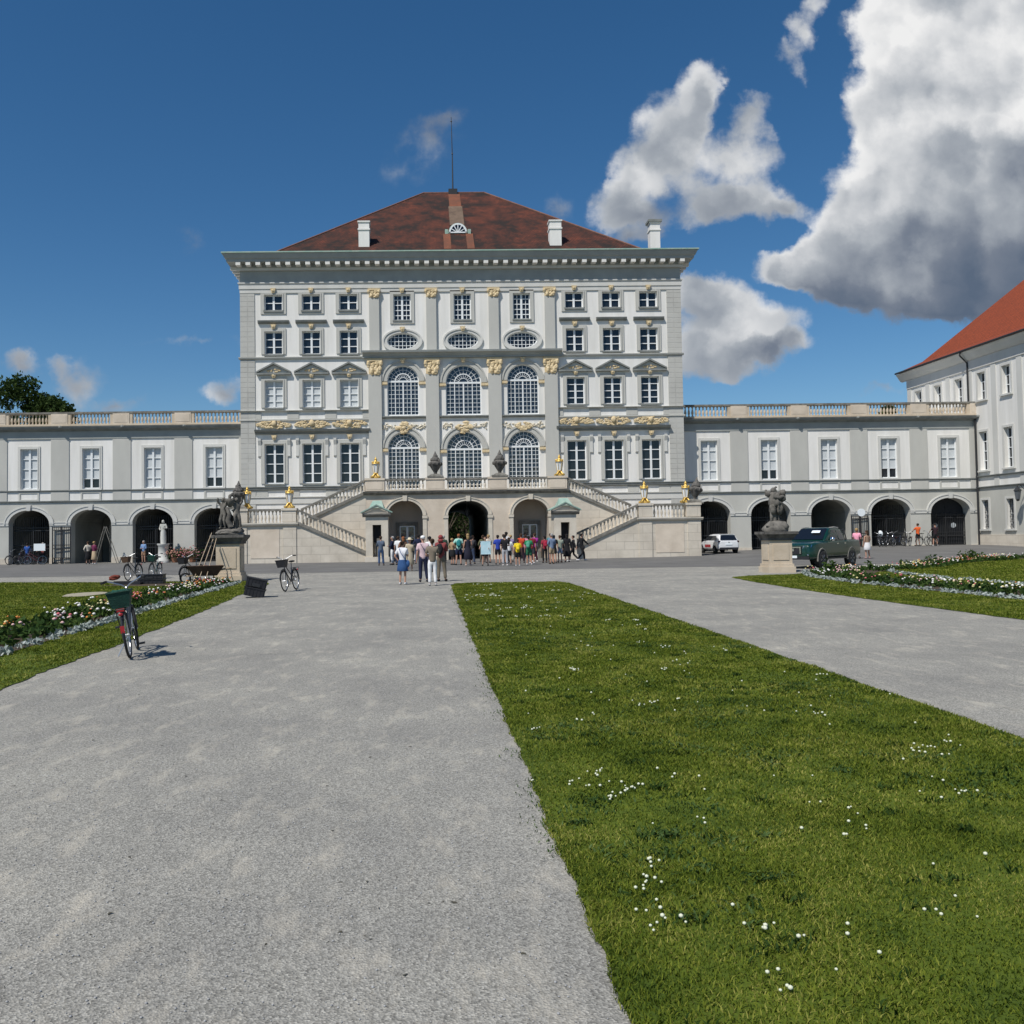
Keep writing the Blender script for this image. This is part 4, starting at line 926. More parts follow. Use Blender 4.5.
for x,a,zs,b in TA:
    v_ = MB().band(arc(0,zs,a+.26,b+.24), arc(0,zs,a,b), -.06,0).band(arc(0,zs,a+.26,b+.24), arc(0,zs,a+.19,b+.17), -.10,-.062).frustum(0,-.08,zs+b-.04,zs+b+.34,.13,.08,.17,.09)
    for s in (-1,1): v_.box(*sorted((s*(a-.03), s*(a+.34))), -.1,.3, zs-.22, zs-.02); v_.box(*sorted((s*a, s*(a+.28))), -.055,.0,-.2,zs-.22)
    v_.build('archivolt', M['stoneplain'], ter, (x,0,0))
gl = MB().lathe([(.05,0),(.16,.08),(.2,.45),(.1,.6),(.03,.7),(.02,1.0)],6).build('passage_lantern', M['iron'], ter, (.1,2.0,3.05))
dk = MB(); dk.add([(-7.05,-.0,4.62),(7.05,-.0,4.62),(7.05,3.78,4.62),(-7.05,3.78,4.62)],[(0,1,2,3)]); dk.build('deck', M['stone'], ter)
co_ = MB(); co_.run([(.3,4.62),(-.1,4.63),(-.14,4.70),(-.26,4.76),(-.30,4.86),(.3,4.90)], -7.25, 7.25); co_.build('cornice', M['moss'], ter)
PIERS = [(-6.42,.66),(-2.17,.66),(2.2,.66),(6.42,.66)]
for x,w in PIERS: MB().box(x-w,x+w,-.2,.26,4.90,5.66).box(x-w+.12,x+w-.12,-.215,0,5.0,5.56).box(x-w-.05,x+w+.05,-.26,.3,5.66,5.80).build('balustrade_pier', M['stonepink'], ter)
for (x0,w0),(x1,w1) in zip(PIERS, PIERS[1:]):
    baluster_row(MB().box(x0+w0,x1-w1,-.16,.18,4.9,5.0), x0+w0+.1, x1-w1-.1, 0, 5.0, 5.62, .25, .085).build('balustrade_bay', M['stoneplain'], ter, smooth=40)
    MB().box(x0+w0+.05,x1-w1-.05,-.18,.2,5.62,5.76).build('handrail', M['moss'], ter)
def flight(s, x0, z0, x1, z1, ya, yb, nstep, nm):
    # solid stair from (x0,z0) high to (x1,z1) low; ya front, yb back
    st = [(x0,z0)]
    for i in range(nstep):
        xx = x0+(x1-x0)*(i+1)/nstep; z_ = z0+(z1-z0)*(i)/nstep; st += [(xx,z_),(xx,z0+(z1-z0)*(i+1)/nstep)]
    poly = st + [(x1,-.2),(x0,-.2)]
    MB().prism([(s*a,b) for a,b in poly], ya+.12, yb).build('stair_flight', M['stone'], ter)
    # face wall, string moulding, balusters, rail
    MB().prism([(s*x0,-.2),(s*x1,-.2),(s*x1,max(z1+.05,-.1)),(s*x0,z0+.05)], ya, ya+.12).build('flight_wall', M['stone'], ter)
    d_ = MB(); off = lambda a,b,e,f: d_.prism([(s*x0,z0+a),(s*x1,z1+a),(s*x1,z1+b),(s*x0,z0+b)], ya-e, ya+f)
    off(-.02,.10,.12,.16); off(.10,.2,.06,.14); d_.build('string_moulding', M['moss'], ter)
    b_ = MB(); n = int(abs(x1-x0)/.24)
    for i in range(n):
        t_ = (i+.5)/n; xx, zz = x0+(x1-x0)*t_, z0+(z1-z0)*t_
        b_.lathe([(.085,.18),(.05,.26),(.095,.45),(.045,.75),(.075,.83),(.075,.95)],7,(s*xx,ya+.06,zz))
    b_.build('balustrade_bay', M['stoneplain'], ter, smooth=40)
    r_ = MB(); r_.prism([(s*x0,z0+.90),(s*x1,z1+.90),(s*x1,z1+1.04),(s*x0,z0+1.04)], ya-.08, ya+.2); r_.build('handrail', M['moss'], ter)
for s in (-1,1):
    flight(s, 7.06, 4.72, 11.62, 2.70, 0.0, 2.3, 13, 'upper')
    flight(s, 11.62, 2.66, 6.2, .22, -2.2, 0.0, 15, 'lower')
    xi, xo = 11.62, 15.85
    xx0, xx1 = sorted((s*xi, s*xo))
    MB().box(xx0,xx1,-2.2,2.4,-.2,2.52).build('landing_block', M['stone'], ter)
    for a_, b_ in ((xi,xi+.9),(xo-.9,xo)): MB().box(*sorted((s*a_,s*b_)),-2.26,-2.2,-.2,2.5).build('landing_pier', M['stone'], ter)
    MB().box(*sorted((s*(xi+1.15),s*(xo-1.15))),-2.225,-2.2,.35,2.3).build('landing_panel', M['stonepink'], ter)
    lc = MB().run([(.2,2.52),(-2.28,2.525),(-2.36,2.58),(-2.4,2.66),(-2.4,2.72),(.2,2.76)], xx0-.14, xx1+.14); lc.build('landing_cornice', M['stoneplain'], ter)
    for a_, b_ in ((xi,xi+.95),(xo-.95,xo)): MB().box(*sorted((s*a_,s*b_)),-2.28,-1.6,2.76,3.56).box(*sorted((s*(a_-.05),s*(b_+.05))),-2.34,-1.55,3.56,3.72).build('balustrade_pier', M['stone'], ter)
    a_, b_ = sorted((s*(xi+1.0), s*(xo-1.0)))
    baluster_row(MB(), a_, b_, -2.0, 2.76, 3.54, .25, .085).build('balustrade_bay', M['stoneplain'], ter, smooth=40)
    MB().box(a_,b_,-2.18,-1.82,3.54,3.68).build('handrail', M['moss'], ter)
    # small lower newel
    MB().box(*sorted((s*6.2,s*5.9)),-2.3,-1.9,-.1,1.6).build('newel', M['stoneplain'], ter)
# sentry boxes
def sentry(x, label):
    g = thing('sentry_box', label, 'sentry box', (x, 60.35, 0), 0, 'sentry boxes by the entrance')
    b_ = MB(); b_.plane_holes([(-.75,-.1),(.75,-.1),(.75,3.16),(-.75,3.16)], [rect_hole(0,.12,.58,2.38)], 0, .7)
    b_.add([(-.75,0,-.1),(-.75,1.4,-.1),(-.75,1.4,3.16),(-.75,0,3.16),(.75,0,-.1),(.75,1.4,-.1),(.75,1.4,3.16),(.75,0,3.16)],[(0,1,2,3),(4,7,6,5),(1,5,6,2)])
    b_.build('body', M['stoneplain'], g)
    MB().box(-.3,.3,.69,.72,.1,2.5).build('doorway_back', M['darkwood_shade'], g)  # near-black panel closing the back of the doorway
    MB().box(-.82,.82,-.08,1.4,-.1,.35).box(-.32,.32,-.10,-.08,-.1,.12).build('base_course', M['stone'], g)
    c_ = MB().run([(0,3.02),(-.08,3.04),(-.2,3.16),(-.22,3.26),(0,3.28)], -.95, .95); c_.build('cornice', M['moss'], g)
    pe = MB().prism([(-.95,3.28),(-.95,3.36),(0,3.80),(.95,3.36),(.95,3.28),(0,3.66)], -.24, 0).box(-.95,.95,-.2,0,3.26,3.30); pe.plane_holes([(-.8,3.29),(.8,3.29),(0,3.66)], [], -.1); pe.build('gable', M['stoneplain'], g)
    ro = MB(); ro.add([(-1.06,-.3,3.36),(0,-.3,3.88),(1.06,-.3,3.36),(-1.06,1.5,3.36),(0,1.5,3.88),(1.06,1.5,3.36)],[(0,1,4,3),(1,2,5,4)])
    ro.add([(-1.06,-.3,3.28),(0,-.3,3.80),(1.06,-.3,3.28),(-1.06,1.5,3.28),(0,1.5,3.80),(1.06,1.5,3.28)],[(0,3,4,1),(1,4,5,2)])
    ro.add([(-1.06,-.3,3.28),(0,-.3,3.80),(1.06,-.3,3.28),(-1.06,-.3,3.36),(0,-.3,3.88),(1.06,-.3,3.36)],[(0,1,4,3),(1,2,5,4)])
    ro.add([(-.5,-.28,3.62),(.5,-.28,3.62),(.3,.7,4.15),(-.3,.7,4.15),(-.5,1.5,3.62),(.5,1.5,3.62)],[(0,1,2,3),(0,3,4),(1,5,2),(3,2,5,4)])
    ro.build('roof', M['copper'], g)
sentry(CX-6.15, 'stone sentry box with green copper roof before the left stair flight'); sentry(CX+6.5, 'stone sentry box with green copper roof before the right stair flight')

# ------------------------------------------------------------------ side building with the orange roof
sd = thing('side_building', 'pale three storey side building with steep orange tiled roof at the right edge', 'palace building', (42.3, 78.2, 0), R(-90))
SL = 40.0
wx = [1.75+2.95*k for k in range(13)]
hl = []
for x in wx: hl += [rect_hole(x,1.62,.82,2.2), rect_hole(x,6.1,1.0,2.95), rect_hole(x,11.5,1.0,2.1)]
up = MB(); up.plane_holes([(0,-.2),(SL,-.2),(SL,15.0),(0,15.0)], hl, 0, .42)
up.add([(0,0,-.2),(0,16,-.2),(0,16,15),(0,0,15)],[(0,1,2,3)]); up.add([(SL,0,-.2),(SL,16,-.2),(SL,16,15),(SL,0,15)],[(0,3,2,1)])
up.build('wall', M['white'], sd)
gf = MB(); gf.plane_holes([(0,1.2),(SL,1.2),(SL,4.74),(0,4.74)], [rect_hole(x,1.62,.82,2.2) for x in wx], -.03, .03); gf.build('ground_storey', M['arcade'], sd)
MB().box(0,SL,-.12,0,-.2,1.2).build('plinth', M['stone'], sd)
for x in [1.75+2.95*(k+.5) for k in range(-1,13)]:
    x = max(.3,x); MB().box(x-.3,x+.3,-.05,0,5.72,14.0).box(x-.3,x+.3,-.05,0,4.87,5.58).build('pilaster_strip', M['lightgrey'], sd)
sc_ = MB()
for z0 in (4.74,5.58): sc_.run([(0,z0),(-.13,z0+.01),(-.17,z0+.07),(-.17,z0+.11),(0,z0+.13)],0,SL)
sc_.build('string_course', M['darkline'], sd)
MB().box(0,SL,-.09,0,14.0,14.75).build('frieze', M['lightgrey'], sd)
ec = MB().run([(0,14.75),(-.15,14.77),(-.3,14.95),(-.45,15.2),(-.55,15.32),(-.6,15.42),(0,15.45)],-.8,SL); ec.build('eaves_cornice', M['lightgrey'], sd)
MB().tube([(-.7,-.68,15.50),(SL,-.68,15.50)],.085,8).build('gutter', M['iron'], sd)
pipe = MB().tube([(9.05,-.66,15.45),(9.05,-.7,15.2),(9.05,-.14,14.6),(9.05,-.14,9.5)],.07,8).build('downpipe', M['iron'], sd)
rf = MB(); e_ = .72; b0 = 15.50
# bell-cast hip roof: two slopes
lv = [(-e_,b0),(.9,b0+.78),(8.5,b0+8.5)]
ring_ = lambda i: [(lv[i][0], lv[i][0]), (SL+5, lv[i][0]), (SL+5, 17-lv[i][0]), (lv[i][0], 17-lv[i][0])]
for i in range(2):
    A, B = ring_(i), ring_(i+1); za, zb = lv[i][1], lv[i+1][1]
    rf.add([(x,y,za) for x,y in A]+[(x,y,zb) for x,y in B], [(0,1,5,4),(2,3,7,6),(3,0,4,7)])
rf.build('roof', M['rooforange'], sd)
def smallsash(w,h,rows): return sash_mesh(w,h,rows)
ms = {k: (smallsash(w,h,r), quad_mesh('pane', rect_hole(0,.02,w-.02,h-.04), M['pane'], .06), frame_box(MB(),0,0,w,h,.17,-.06,0,False).merge(MB().box(-w/2-.2,w/2+.2,-.15,.38,-.13,-.005)).mesh('surround', M['lightgrey'])) for k,(w,h,r) in {0:(.82,2.2,4),1:(1.0,2.95,4),2:(1.0,2.1,3)}.items()}
gr_me = MB()
for i in range(5): gr_me.box(-.41+.82*(i+.5)/5-.015,-.41+.82*(i+.5)/5+.015,-.02,.01,0,2.2)
for i in range(6): gr_me.box(-.41,.41,-.018,.008,2.2*(i+.5)/6-.015,2.2*(i+.5)/6+.015)
gr_me = gr_me.mesh('window_grille', M['iron'])
for x in wx:
    for k, z in ((0,1.62),(1,6.1),(2,11.5)):
        wn = link('window', ms[k][0], sd, (x,.3,z)); link('pane', ms[k][1], wn); link('surround', ms[k][2], wn, (0,-.3-(.031 if k == 0 else 0),0))
        if k == 0: link('window_grille', gr_me, wn, (0,-.14,0))
wl = thing('wall_lantern', 'dark iron wall lantern on bracket beside a barred window at right edge', 'lantern', (42.1, 62.75, 3.2))
MB().tube([(.2,0,1.4),(-.5,0,1.55),(-.55,0,1.35)],.03,6).tube([(.2,0,.9),(-.35,0,1.5)],.02,6).build('bracket', M['iron'], wl)
MB().lathe([(.05,0),(.16,.05),(.24,.62),(.28,.66)],6,(-.55,0,.45)).build('glass', M['lampdark'], wl)
MB().lathe([(.30,1.1),(.22,1.2),(.1,1.32),(.04,1.45)],6,(-.55,0,0)).lathe([(.02,.35),(.1,.4),(.16,.46)],6,(-.55,0,0)).build('cap', M['iron'], wl)
for k in range(6): pass

# ------------------------------------------------------------------ gilded lanterns, urns
def lantern(x, y, z, label):
    g = thing('gilded_lantern', label, 'lantern', (x,y,z), 0, 'gilded lanterns on the stair piers')
    b_ = MB()
    for sx in (-1,1):
        for sy in (-1,1): b_.blob((sx*.24,sy*.24,.09),(.13,.13,.1),1,.3); b_.tube([(sx*.26,sy*.26,.05),(sx*.15,sy*.15,.22),(sx*.09,sy*.09,.32)],.05,6)
    b_.lathe([(.30,0),(.30,.05),(.17,.11),(.08,.2),(.07,.28),(.13,.33),(.17,.36)],8); b_.build('base', M['gold'], g, smooth=50)
    c_ = MB()
    for k in range(6):
        a = 2*PI*k/6; d = Vector((math.cos(a),math.sin(a),0)); c_.tube([d*.16+Vector((0,0,.36)), d*.27+Vector((0,0,1.02))],.018,5)
    c_.torus((0,0,1.03),.27,.028,'z',18,6); c_.torus((0,0,.37),.16,.022,'z',18,6); c_.build('cage', M['gold'], g, smooth=50)
    MB().lathe([(.15,.37),(.255,1.01)],6).build('glass', M['lampglass'], g)
    k_ = MB().lathe([(.28,1.05),(.22,1.12),(.11,1.22),(.08,1.3),(.12,1.34),(.05,1.42),(.02,1.52)],10)
    for k in range(8):
        a = 2*PI*k/8; k_.blob((.25*math.cos(a),.25*math.sin(a),1.13),(.04,.04,.08),1)
    k_.build('crown', M['gold'], g, smooth=50)
lantern(-3.75, TY+.05, 5.80, 'gilded crown lantern on terrace pier above the left sentry box')
lantern(9.2, TY+.05, 5.80, 'gilded crown lantern on terrace pier above the right sentry box')
lantern(CX-12.1, TY-1.95, 3.72, 'gilded lantern atop the pier where the left lower stair flight starts')
lantern(CX-15.0, TY-1.75, 3.72, 'gilded lantern half hidden behind the leftmost stone urn')
lantern(CX+12.1, TY-1.95, 3.72, 'gilded lantern atop the pier where the right lower stair flight starts')
lantern(CX+15.0, TY-1.75, 3.72, 'gilded lantern leaning close to the rightmost stone urn')
def urn(x, y, z, label, sc=1, tilt=0):
    g = thing('stone_urn', label, 'urn', (x,y,z), 0, 'dark stone urns on the balustrades'); g.scale = (sc,)*3; g.rotation_euler = (0,tilt,0)
    MB().box(-.6,.6,-.34,.34,0,.12).frustum(0,0,.12,.26,.5,.32,.3,.26).build('base', M['moss'], g)
    b_ = MB().lathe([(.14,.26),(.12,.36),(.2,.5),(.42,.85),(.50,1.02),(.5,1.1),(.38,1.16),(.3,1.24)],14)
    for k in range(10):
        a = 2*PI*k/10; b_.blob((.47*math.cos(a),.47*math.sin(a),1.0),(.09,.09,.14),1,.3,k)
    b_.build('bowl', M['stonedark'], g, smooth=50)
    f_ = MB().lathe([(.3,1.2),(.36,1.3),(.28,1.45),(.16,1.56),(.14,1.68),(.06,1.84),(.02,1.96)],10)
    rnd = random.Random(int(x*10))
    for k in range(14): 
        a = rnd.uniform(0,2*PI); zz = rnd.uniform(1.2,1.65); r_ = .33*(1.75-zz)/.5; f_.blob((r_*math.cos(a),r_*math.sin(a),zz),(.1,.1,.13),1,.4,k)
    f_.build('flame', M['stonedark'], g)
urn(.44, TY+.03, 5.80, 'dark stone urn on the terrace balustrade left of the middle hall window', .95)
urn(4.98, TY+.03, 5.80, 'dark stone urn on the terrace balustrade right of the middle hall window', .97)
urn(-12.95, TY-1.9, 3.72, 'dark flame urn on the far left landing pier behind the left statue', .98)
urn(18.15, TY-1.9, 3.72, 'dark urn on the far right landing pier beside a gilded lantern', .9, .12)
# ------------------------------------------------------------------ bodies grown from a skeleton
def skin_me(name, V, E, RAD, mate=None, sub=1):
    me = bpy.data.meshes.new('tmp'); me.from_pydata(V, E, []); o = bpy.data.objects.new('tmp', me); COL.objects.link(o)
    o.modifiers.new('skin', 'SKIN'); s = o.modifiers.new('sub', 'SUBSURF'); s.levels = sub; s.render_levels = sub
    for i, r in enumerate(RAD): me.skin_vertices[0].data[i].radius = r if isinstance(r, tuple) else (r, r)
    me.skin_vertices[0].data[0].use_root = True
    dg = bpy.context.evaluated_depsgraph_get(); dg.update()
    m2 = bpy.data.meshes.new_from_object(o.evaluated_get(dg)); m2.name = name
    bpy.data.objects.remove(o); bpy.data.meshes.remove(me)
    m2.materials.clear()
    if mate: m2.materials.append(mate)
    m2.shade_smooth(); return m2
class Sk:
    def __init__(self): self.v, self.e, self.r = [], [], []
    def add(self, p, r, par=None):
        self.v.append(tuple(p)); self.r.append(r)
        if par is not None: self.e.append((par, len(self.v)-1))
        return len(self.v)-1
    def me(self, name, mate=None, sub=1): return skin_me(name, self.v, self.e, self.r, mate, sub)
# pose: shoulder->elbow, elbow->wrist offsets for left (x<0) and right; legs: knee and ankle points; head yaw tilt
DOWN = ((.05,-.02,-.29),(.02,.06,-.25)); BENT = ((.06,.03,-.27),(-.13,.20,.02)); PHONE = ((.03,.08,-.26),(-.08,.19,.14)); HIP = ((.14,-.05,-.25),(-.12,.08,-.18))
FWD = ((.03,.20,-.22),(-.02,.20,-.14)); BACK = ((.05,-.16,-.25),(.02,-.06,-.25)); UP = ((.12,.05,.22),(-.06,.08,.22)); BAR = ((.08,.20,-.20),(.02,.22,-.12))
ST = ((.10,.02,.48),(.11,-.02,.07)); ST2 = ((.12,.05,.48),(.16,.02,.07)); SF = ((.10,.20,.50),(.10,.24,.07)); SB = ((.10,.0,.49),(.10,-.34,.12))
POSES = {'stand': (DOWN,DOWN,ST,ST), 'relaxed': (DOWN,BENT,ST,ST2), 'phone': (PHONE,PHONE,ST,ST2), 'folded': (BENT,BENT,ST,ST), 'hips': (HIP,DOWN,ST2,ST), 'walk': (BACK,FWD,SF,SB), 'bars': (BAR,BAR,ST2,ST2), 'strap': (HIP,PHONE,ST,ST)}
PM = {}
def limb(sk, par, sh, pose, s, radii, stop=2, frac=1.0):
    e = Vector(pose[0]); w = Vector(pose[1]); e.x *= s; w.x *= s
    S = sk.add(sh, radii[0], par); p = Vector(sh)
    E_ = sk.add(p+e*(1 if stop == 2 else frac), radii[1], S)
    if stop == 2: return sk.add(p+e+w, radii[2], E_), p+e+w, w.normalized()
def pose_meshes(k):
    if k in PM: return PM[k]
    aL, aR, lL, lR = POSES[k]
    b = Sk()
    r = b.add((0,0,.95),(.09,.075)); w = b.add((0,0,1.10),(.08,.065),r); c = b.add((0,-.01,1.31),(.10,.07),w); n = b.add((0,-.01,1.46),(.05,.05),c)
    nk = b.add((0,0,1.53),(.05,.052),n); h1 = b.add((0,.025,1.585),(.062,.072),nk); h2 = b.add((0,.02,1.655),(.074,.092),h1); b.add((0,.0,1.725),(.052,.06),h2)
    b.add((0,.118,1.628),(.012,.014),h2); 
    for s in (-1,1): b.add((s*.085,.01,1.635),(.014,.02),h2)
    for s, a in ((-1,aL),(1,aR)):
        wi, wp, wd = limb(b, c, (s*.175,-.012,1.395), a, s, ((.045,.045),(.040,.040),(.028,.028)))
        pm = b.add(wp+wd*.065, (.036,.022), wi)
        side = Vector((s,0,0)) - wd*wd.dot(Vector((s,0,0))); side = side.normalized() if side.length > .1 else Vector((0,1,0)); fwd = wd.cross(side)
        for q, ln in ((-.027,.062),(-.009,.075),(.009,.07),(.027,.055)):
            f1 = b.add(wp+wd*(.075+ln*.55)+fwd*q, (.009,.009), pm); b.add(wp+wd*(.072+ln)+fwd*q-side*.016, (.007,.007), f1)
        t1 = b.add(wp+wd*.06+fwd*.048, (.010,.010), pm); b.add(wp+wd*.095+fwd*.058-side*.01, (.008,.008), t1)
    for s, l in ((-1,lL),(1,lR)):
        hp = b.add((s*.09,0,.86),(.078,.08),r); kn = b.add((s*l[0][0],l[0][1],l[0][2]),(.056,.058),hp); an = b.add((s*l[1][0],l[1][1],l[1][2]),(.036,.038),kn)
        b.add((s*(l[1][0]+.01),l[1][1]+.15,max(.03,l[1][2]-.045)),(.035,.025),an)
    d = {'body': b.me('body', None)}
    for nm, stop, fr_ in (('tee',1,.75),('long',2,1),('vest',0,0)):
        t_ = Sk(); r = t_.add((0,0,.84),(.165,.135)); r2 = t_.add((0,0,.95),(.155,.125),r); w = t_.add((0,0,1.12),(.138,.112),r2); c = t_.add((0,-.01,1.33),(.165,.125),w); t_.add((0,-.012,1.50),(.085,.085),c)
        for s, a in ((-1,aL),(1,aR)):
            if stop: limb(t_, c, (s*.178,-.012,1.40), a, s, ((.085,.085),(.068,.068) if stop == 1 else (.062,.062),(.047,.047)), stop, fr_)
        d[nm] = t_.me('top')
    for nm, f_ in (('trousers',1),('shorts',0)):
        t_ = Sk(); r = t_.add((0,0,1.06),(.13,.10)); r2 = t_.add((0,0,.93),(.15,.12),r)
        for s, l in ((-1,lL),(1,lR)):
            hp = t_.add((s*.092,0,.86),(.103,.105),r2); K = Vector((s*l[0][0],l[0][1],l[0][2])); A = Vector((s*l[1][0],l[1][1],l[1][2]))
            if f_: kn = t_.add(K,(.075,.075),hp); t_.add(A+Vector((0,0,.02)),(.062,.065),kn)
            else: t_.add(Vector((s*.092,0,.86)).lerp(K,.82),(.092,.092),hp)
        d[nm] = t_.me('bottoms')
    d['shoe'] = [MB().blob((s*(l[1][0]+.005),l[1][1]+.055,max(.045,l[1][2]-.02)),(.05,.135,.05),2).mesh('shoe', None, 80) for s, l in ((-1,lL),(1,lR))]
    PM[k] = d; return d
def mk(f, name): 
    mb = MB(); f(mb); return mb.mesh(name, None, 70)
ACC = {
 'short': mk(lambda m: (m.blob((0,-.018,1.688),(.092,.106,.074),2), m.blob((0,-.055,1.645),(.084,.072,.075),2)), 'hair'),
 'long': mk(lambda m: (m.blob((0,-.018,1.688),(.093,.108,.076),2), m.blob((0,-.062,1.56),(.088,.055,.17),2)), 'hair'),
 'bun': mk(lambda m: (m.blob((0,-.018,1.688),(.092,.106,.074),2), m.blob((0,-.055,1.645),(.084,.072,.075),2), m.blob((0,-.12,1.70),(.045,.045,.045),2)), 'hair'),
 'skirt': mk(lambda m: m.lathe([(.168,1.0),(.185,.92),(.215,.75),(.235,.55),(.225,.54)],16,(0,0,0),1,.8), 'skirt'),
 'midi': mk(lambda m: m.lathe([(.168,1.0),(.185,.92),(.20,.7),(.25,.36),(.24,.35)],16,(0,0,0),1,.8), 'skirt'),
 'backpack': mk(lambda m: (m.blob((0,-.19,1.22),(.145,.085,.22),2,.15), m.blob((0,-.25,1.13),(.10,.05,.1),2,.1)), 'backpack'),
 'bag': mk(lambda m: (m.blob((.20,.02,.84),(.11,.08,.15),2,.1), m.tube([(.21,.04,.96),(.14,.15,1.15),(-.02,.155,1.33),(-.12,.06,1.49),(-.10,-.10,1.46),(-.02,-.165,1.3),(.14,-.15,1.08),(.21,-.03,.95)],.012,5)), 'shoulder_bag'),
 'sunhat': mk(lambda m: m.lathe([(.20,1.70),(.19,1.715),(.10,1.72),(.095,1.79),(.05,1.81),(.01,1.812)],16,(0,-.01,0)), 'hat'),
 'cap': mk(lambda m: (m.blob((0,-.01,1.70),(.095,.11,.075),2), m.blob((0,.12,1.69),(.07,.07,.012),2)), 'cap'),
 'helmet': mk(lambda m: m.blob((0,-.01,1.71),(.10,.13,.085),2), 'helmet'),
 'scarf': mk(lambda m: (m.blob((0,-.02,1.675),(.098,.112,.095),2), m.blob((0,-.05,1.55),(.11,.08,.08),2)), 'headscarf'),
}
SKN = flat('skin', (.46,.26,.18), .6); SKN2 = flat('skin_dark', (.24,.13,.085), .6)
HC = {'brown': (.045,.025,.014), 'black': (.012,.011,.011), 'blond': (.33,.22,.10), 'grey': (.30,.29,.28), 'red': (.16,.045,.02), 'ginger': (.24,.09,.035)}
def person(x, y, rz, H, pose, label, top, bottom, hair=('short','brown'), shoes=(.05,.05,.05), acc=(), skin=None, group='visitors in front of the palace'):
    g = thing('person', label, 'person', (x, y, gz(x,y)+.004), rz, group); k = H/1.75; g.scale = (k,k,k)
    P_ = pose_meshes(pose)
    def part(nm, me, m_): 
        if not me.materials: me.materials.append(None)
        o = link(nm, me, g); setmat(o, m_); return o
    part('body', P_['body'], skin or SKN); part('top', P_[top[0]], cloth(top[1]))
    if bottom[0] in ('trousers','shorts'): part(bottom[0], P_[bottom[0]], cloth(bottom[1]))
    else: part('skirt', ACC[bottom[0]], cloth(bottom[1]))
    for q in P_['shoe']: part('shoe', q, cloth(shoes))
    if hair: part('hair', ACC[hair[0]], cloth(HC[hair[1]]))
    for nm, c in acc: part(ACC[nm].name, ACC[nm], cloth(c))
    return g
NAVY=(.015,.02,.05); BLK=(.014,.014,.016); WHT=(.72,.72,.71); DEN=(.07,.12,.22); KHA=(.32,.25,.16); GRY=(.22,.23,.24)
A0 = 0; PI2 = PI/2
person(-2.90,53.0,.1,1.73,'phone','man in grey blue blazer and blue jeans standing alone by the left sentry box',('long',(.10,.13,.18)),('trousers',(.05,.09,.18)),('short','brown'))
person(-2.26,54.0,1.3,1.71,'folded','person in navy jacket and white trousers seen side on before the left arch',('long',NAVY),('trousers',WHT),('short','grey'))
person(-1.90,53.6,-.4,1.70,'relaxed','person in white shirt and dark trousers turned away below the left arch',('tee',WHT),('trousers',(.04,.05,.09)),('short','brown'))
person(-.98,31.8,-.35,1.53,'strap','woman in white top and blue skirt with a big blue bag and black tights',('tee',(.70,.70,.72)),('skirt',(.03,.08,.20)),('bun','brown'),(.6,.6,.6),(('bag',(.03,.09,.24)),),skin=SKN)
person(-1.0,44.2,.2,1.58,'folded','woman in beige coat and pale tan sun hat behind the blue bag',('long',(.48,.40,.28)),('midi',(.42,.36,.26)),None,(.3,.25,.2),(('sunhat',(.62,.54,.38)),))
person(-1.45,48.5,.5,1.68,'hips','woman with ginger hair and brown jacket half hidden by a sun hat',('long',(.20,.10,.06)),('trousers',BLK),('long','ginger'))
person(-.72,55.1,0,1.80,'hips','tall man in navy pullover and jeans between left arch and column',('long',NAVY),('trousers',(.04,.07,.14)),('short','black'))
person(-.27,33.4,.15,1.70,'relaxed','man in white cap and pale pink shirt with navy trousers and hip bag',('tee',(.62,.46,.48)),('trousers',NAVY),None,(.03,.03,.04),(('cap',(.75,.75,.74)),('bag',(.05,.05,.10))))
person(-.02,42.6,-.2,1.68,'stand','dark haired person in white blouse behind the white cap',('tee',WHT),('trousers',(.03,.03,.05)),('short','black'))
person(.07,30.8,.12,1.60,'folded','woman in taupe blouse and bright white trousers nearest the lawn corner',('tee',(.20,.165,.125)),('trousers',(.76,.76,.76)),('bun','brown'),(.4,.4,.4))
person(.40,33.6,-.3,1.72,'phone','woman in red headscarf with black backpack and khaki trousers',('long',(.22,.05,.05)),('trousers',(.16,.135,.10)),None,BLK,(('scarf',(.25,.05,.05)),('backpack',BLK)))
person(1.29,52.3,-1.0,1.55,'strap','woman in tan cardigan and dark skirt beside the left column',('long',(.36,.25,.14)),('skirt',BLK),('short','blond'))
person(1.64,51.6,0,1.79,'hips','visitor in mint shirt with teal backpack and navy shorts, back turned',('tee',(.36,.62,.52)),('shorts',NAVY),('short','ginger'),BLK,(('backpack',(.02,.18,.18)),))
person(2.10,50.2,.2,1.79,'relaxed','blonde woman in dark navy dress standing before the passage',('vest',(.02,.02,.035)),('midi',(.02,.02,.035)),('long','blond'),(.5,.4,.35))
person(2.72,57.3,-.5,1.68,'folded','person in black jacket with white sleeve in the passage mouth',('long',BLK),('trousers',BLK),('short','brown'),(.6,.6,.6))
bh = person(3.05,49.9,PI-.2,1.62,'bars','person bent behind a pale blue board in shorts',('tee',(.55,.60,.62)),('shorts',(.03,.03,.04)),('short','brown'))
person(3.55,54.9,.5,1.73,'relaxed','blond person in cream shirt beside the pale blue board',('tee',(.66,.58,.48)),('shorts',(.52,.45,.36)),('short','blond'))
person(3.89,51.8,.1,1.70,'stand','person in bright blue shirt and black shorts',('tee',(.03,.06,.36)),('shorts',BLK),('short','black'))
person(4.10,49.3,-.1,1.72,'folded','person in black top and light grey trousers',('tee',BLK),('trousers',(.38,.39,.41)),('short','black'),(.7,.7,.7))
person(4.62,54.6,.2,1.88,'stand','tallest man of the crowd in white shirt by the right column',('tee',WHT),('trousers',BLK),('short','black'))
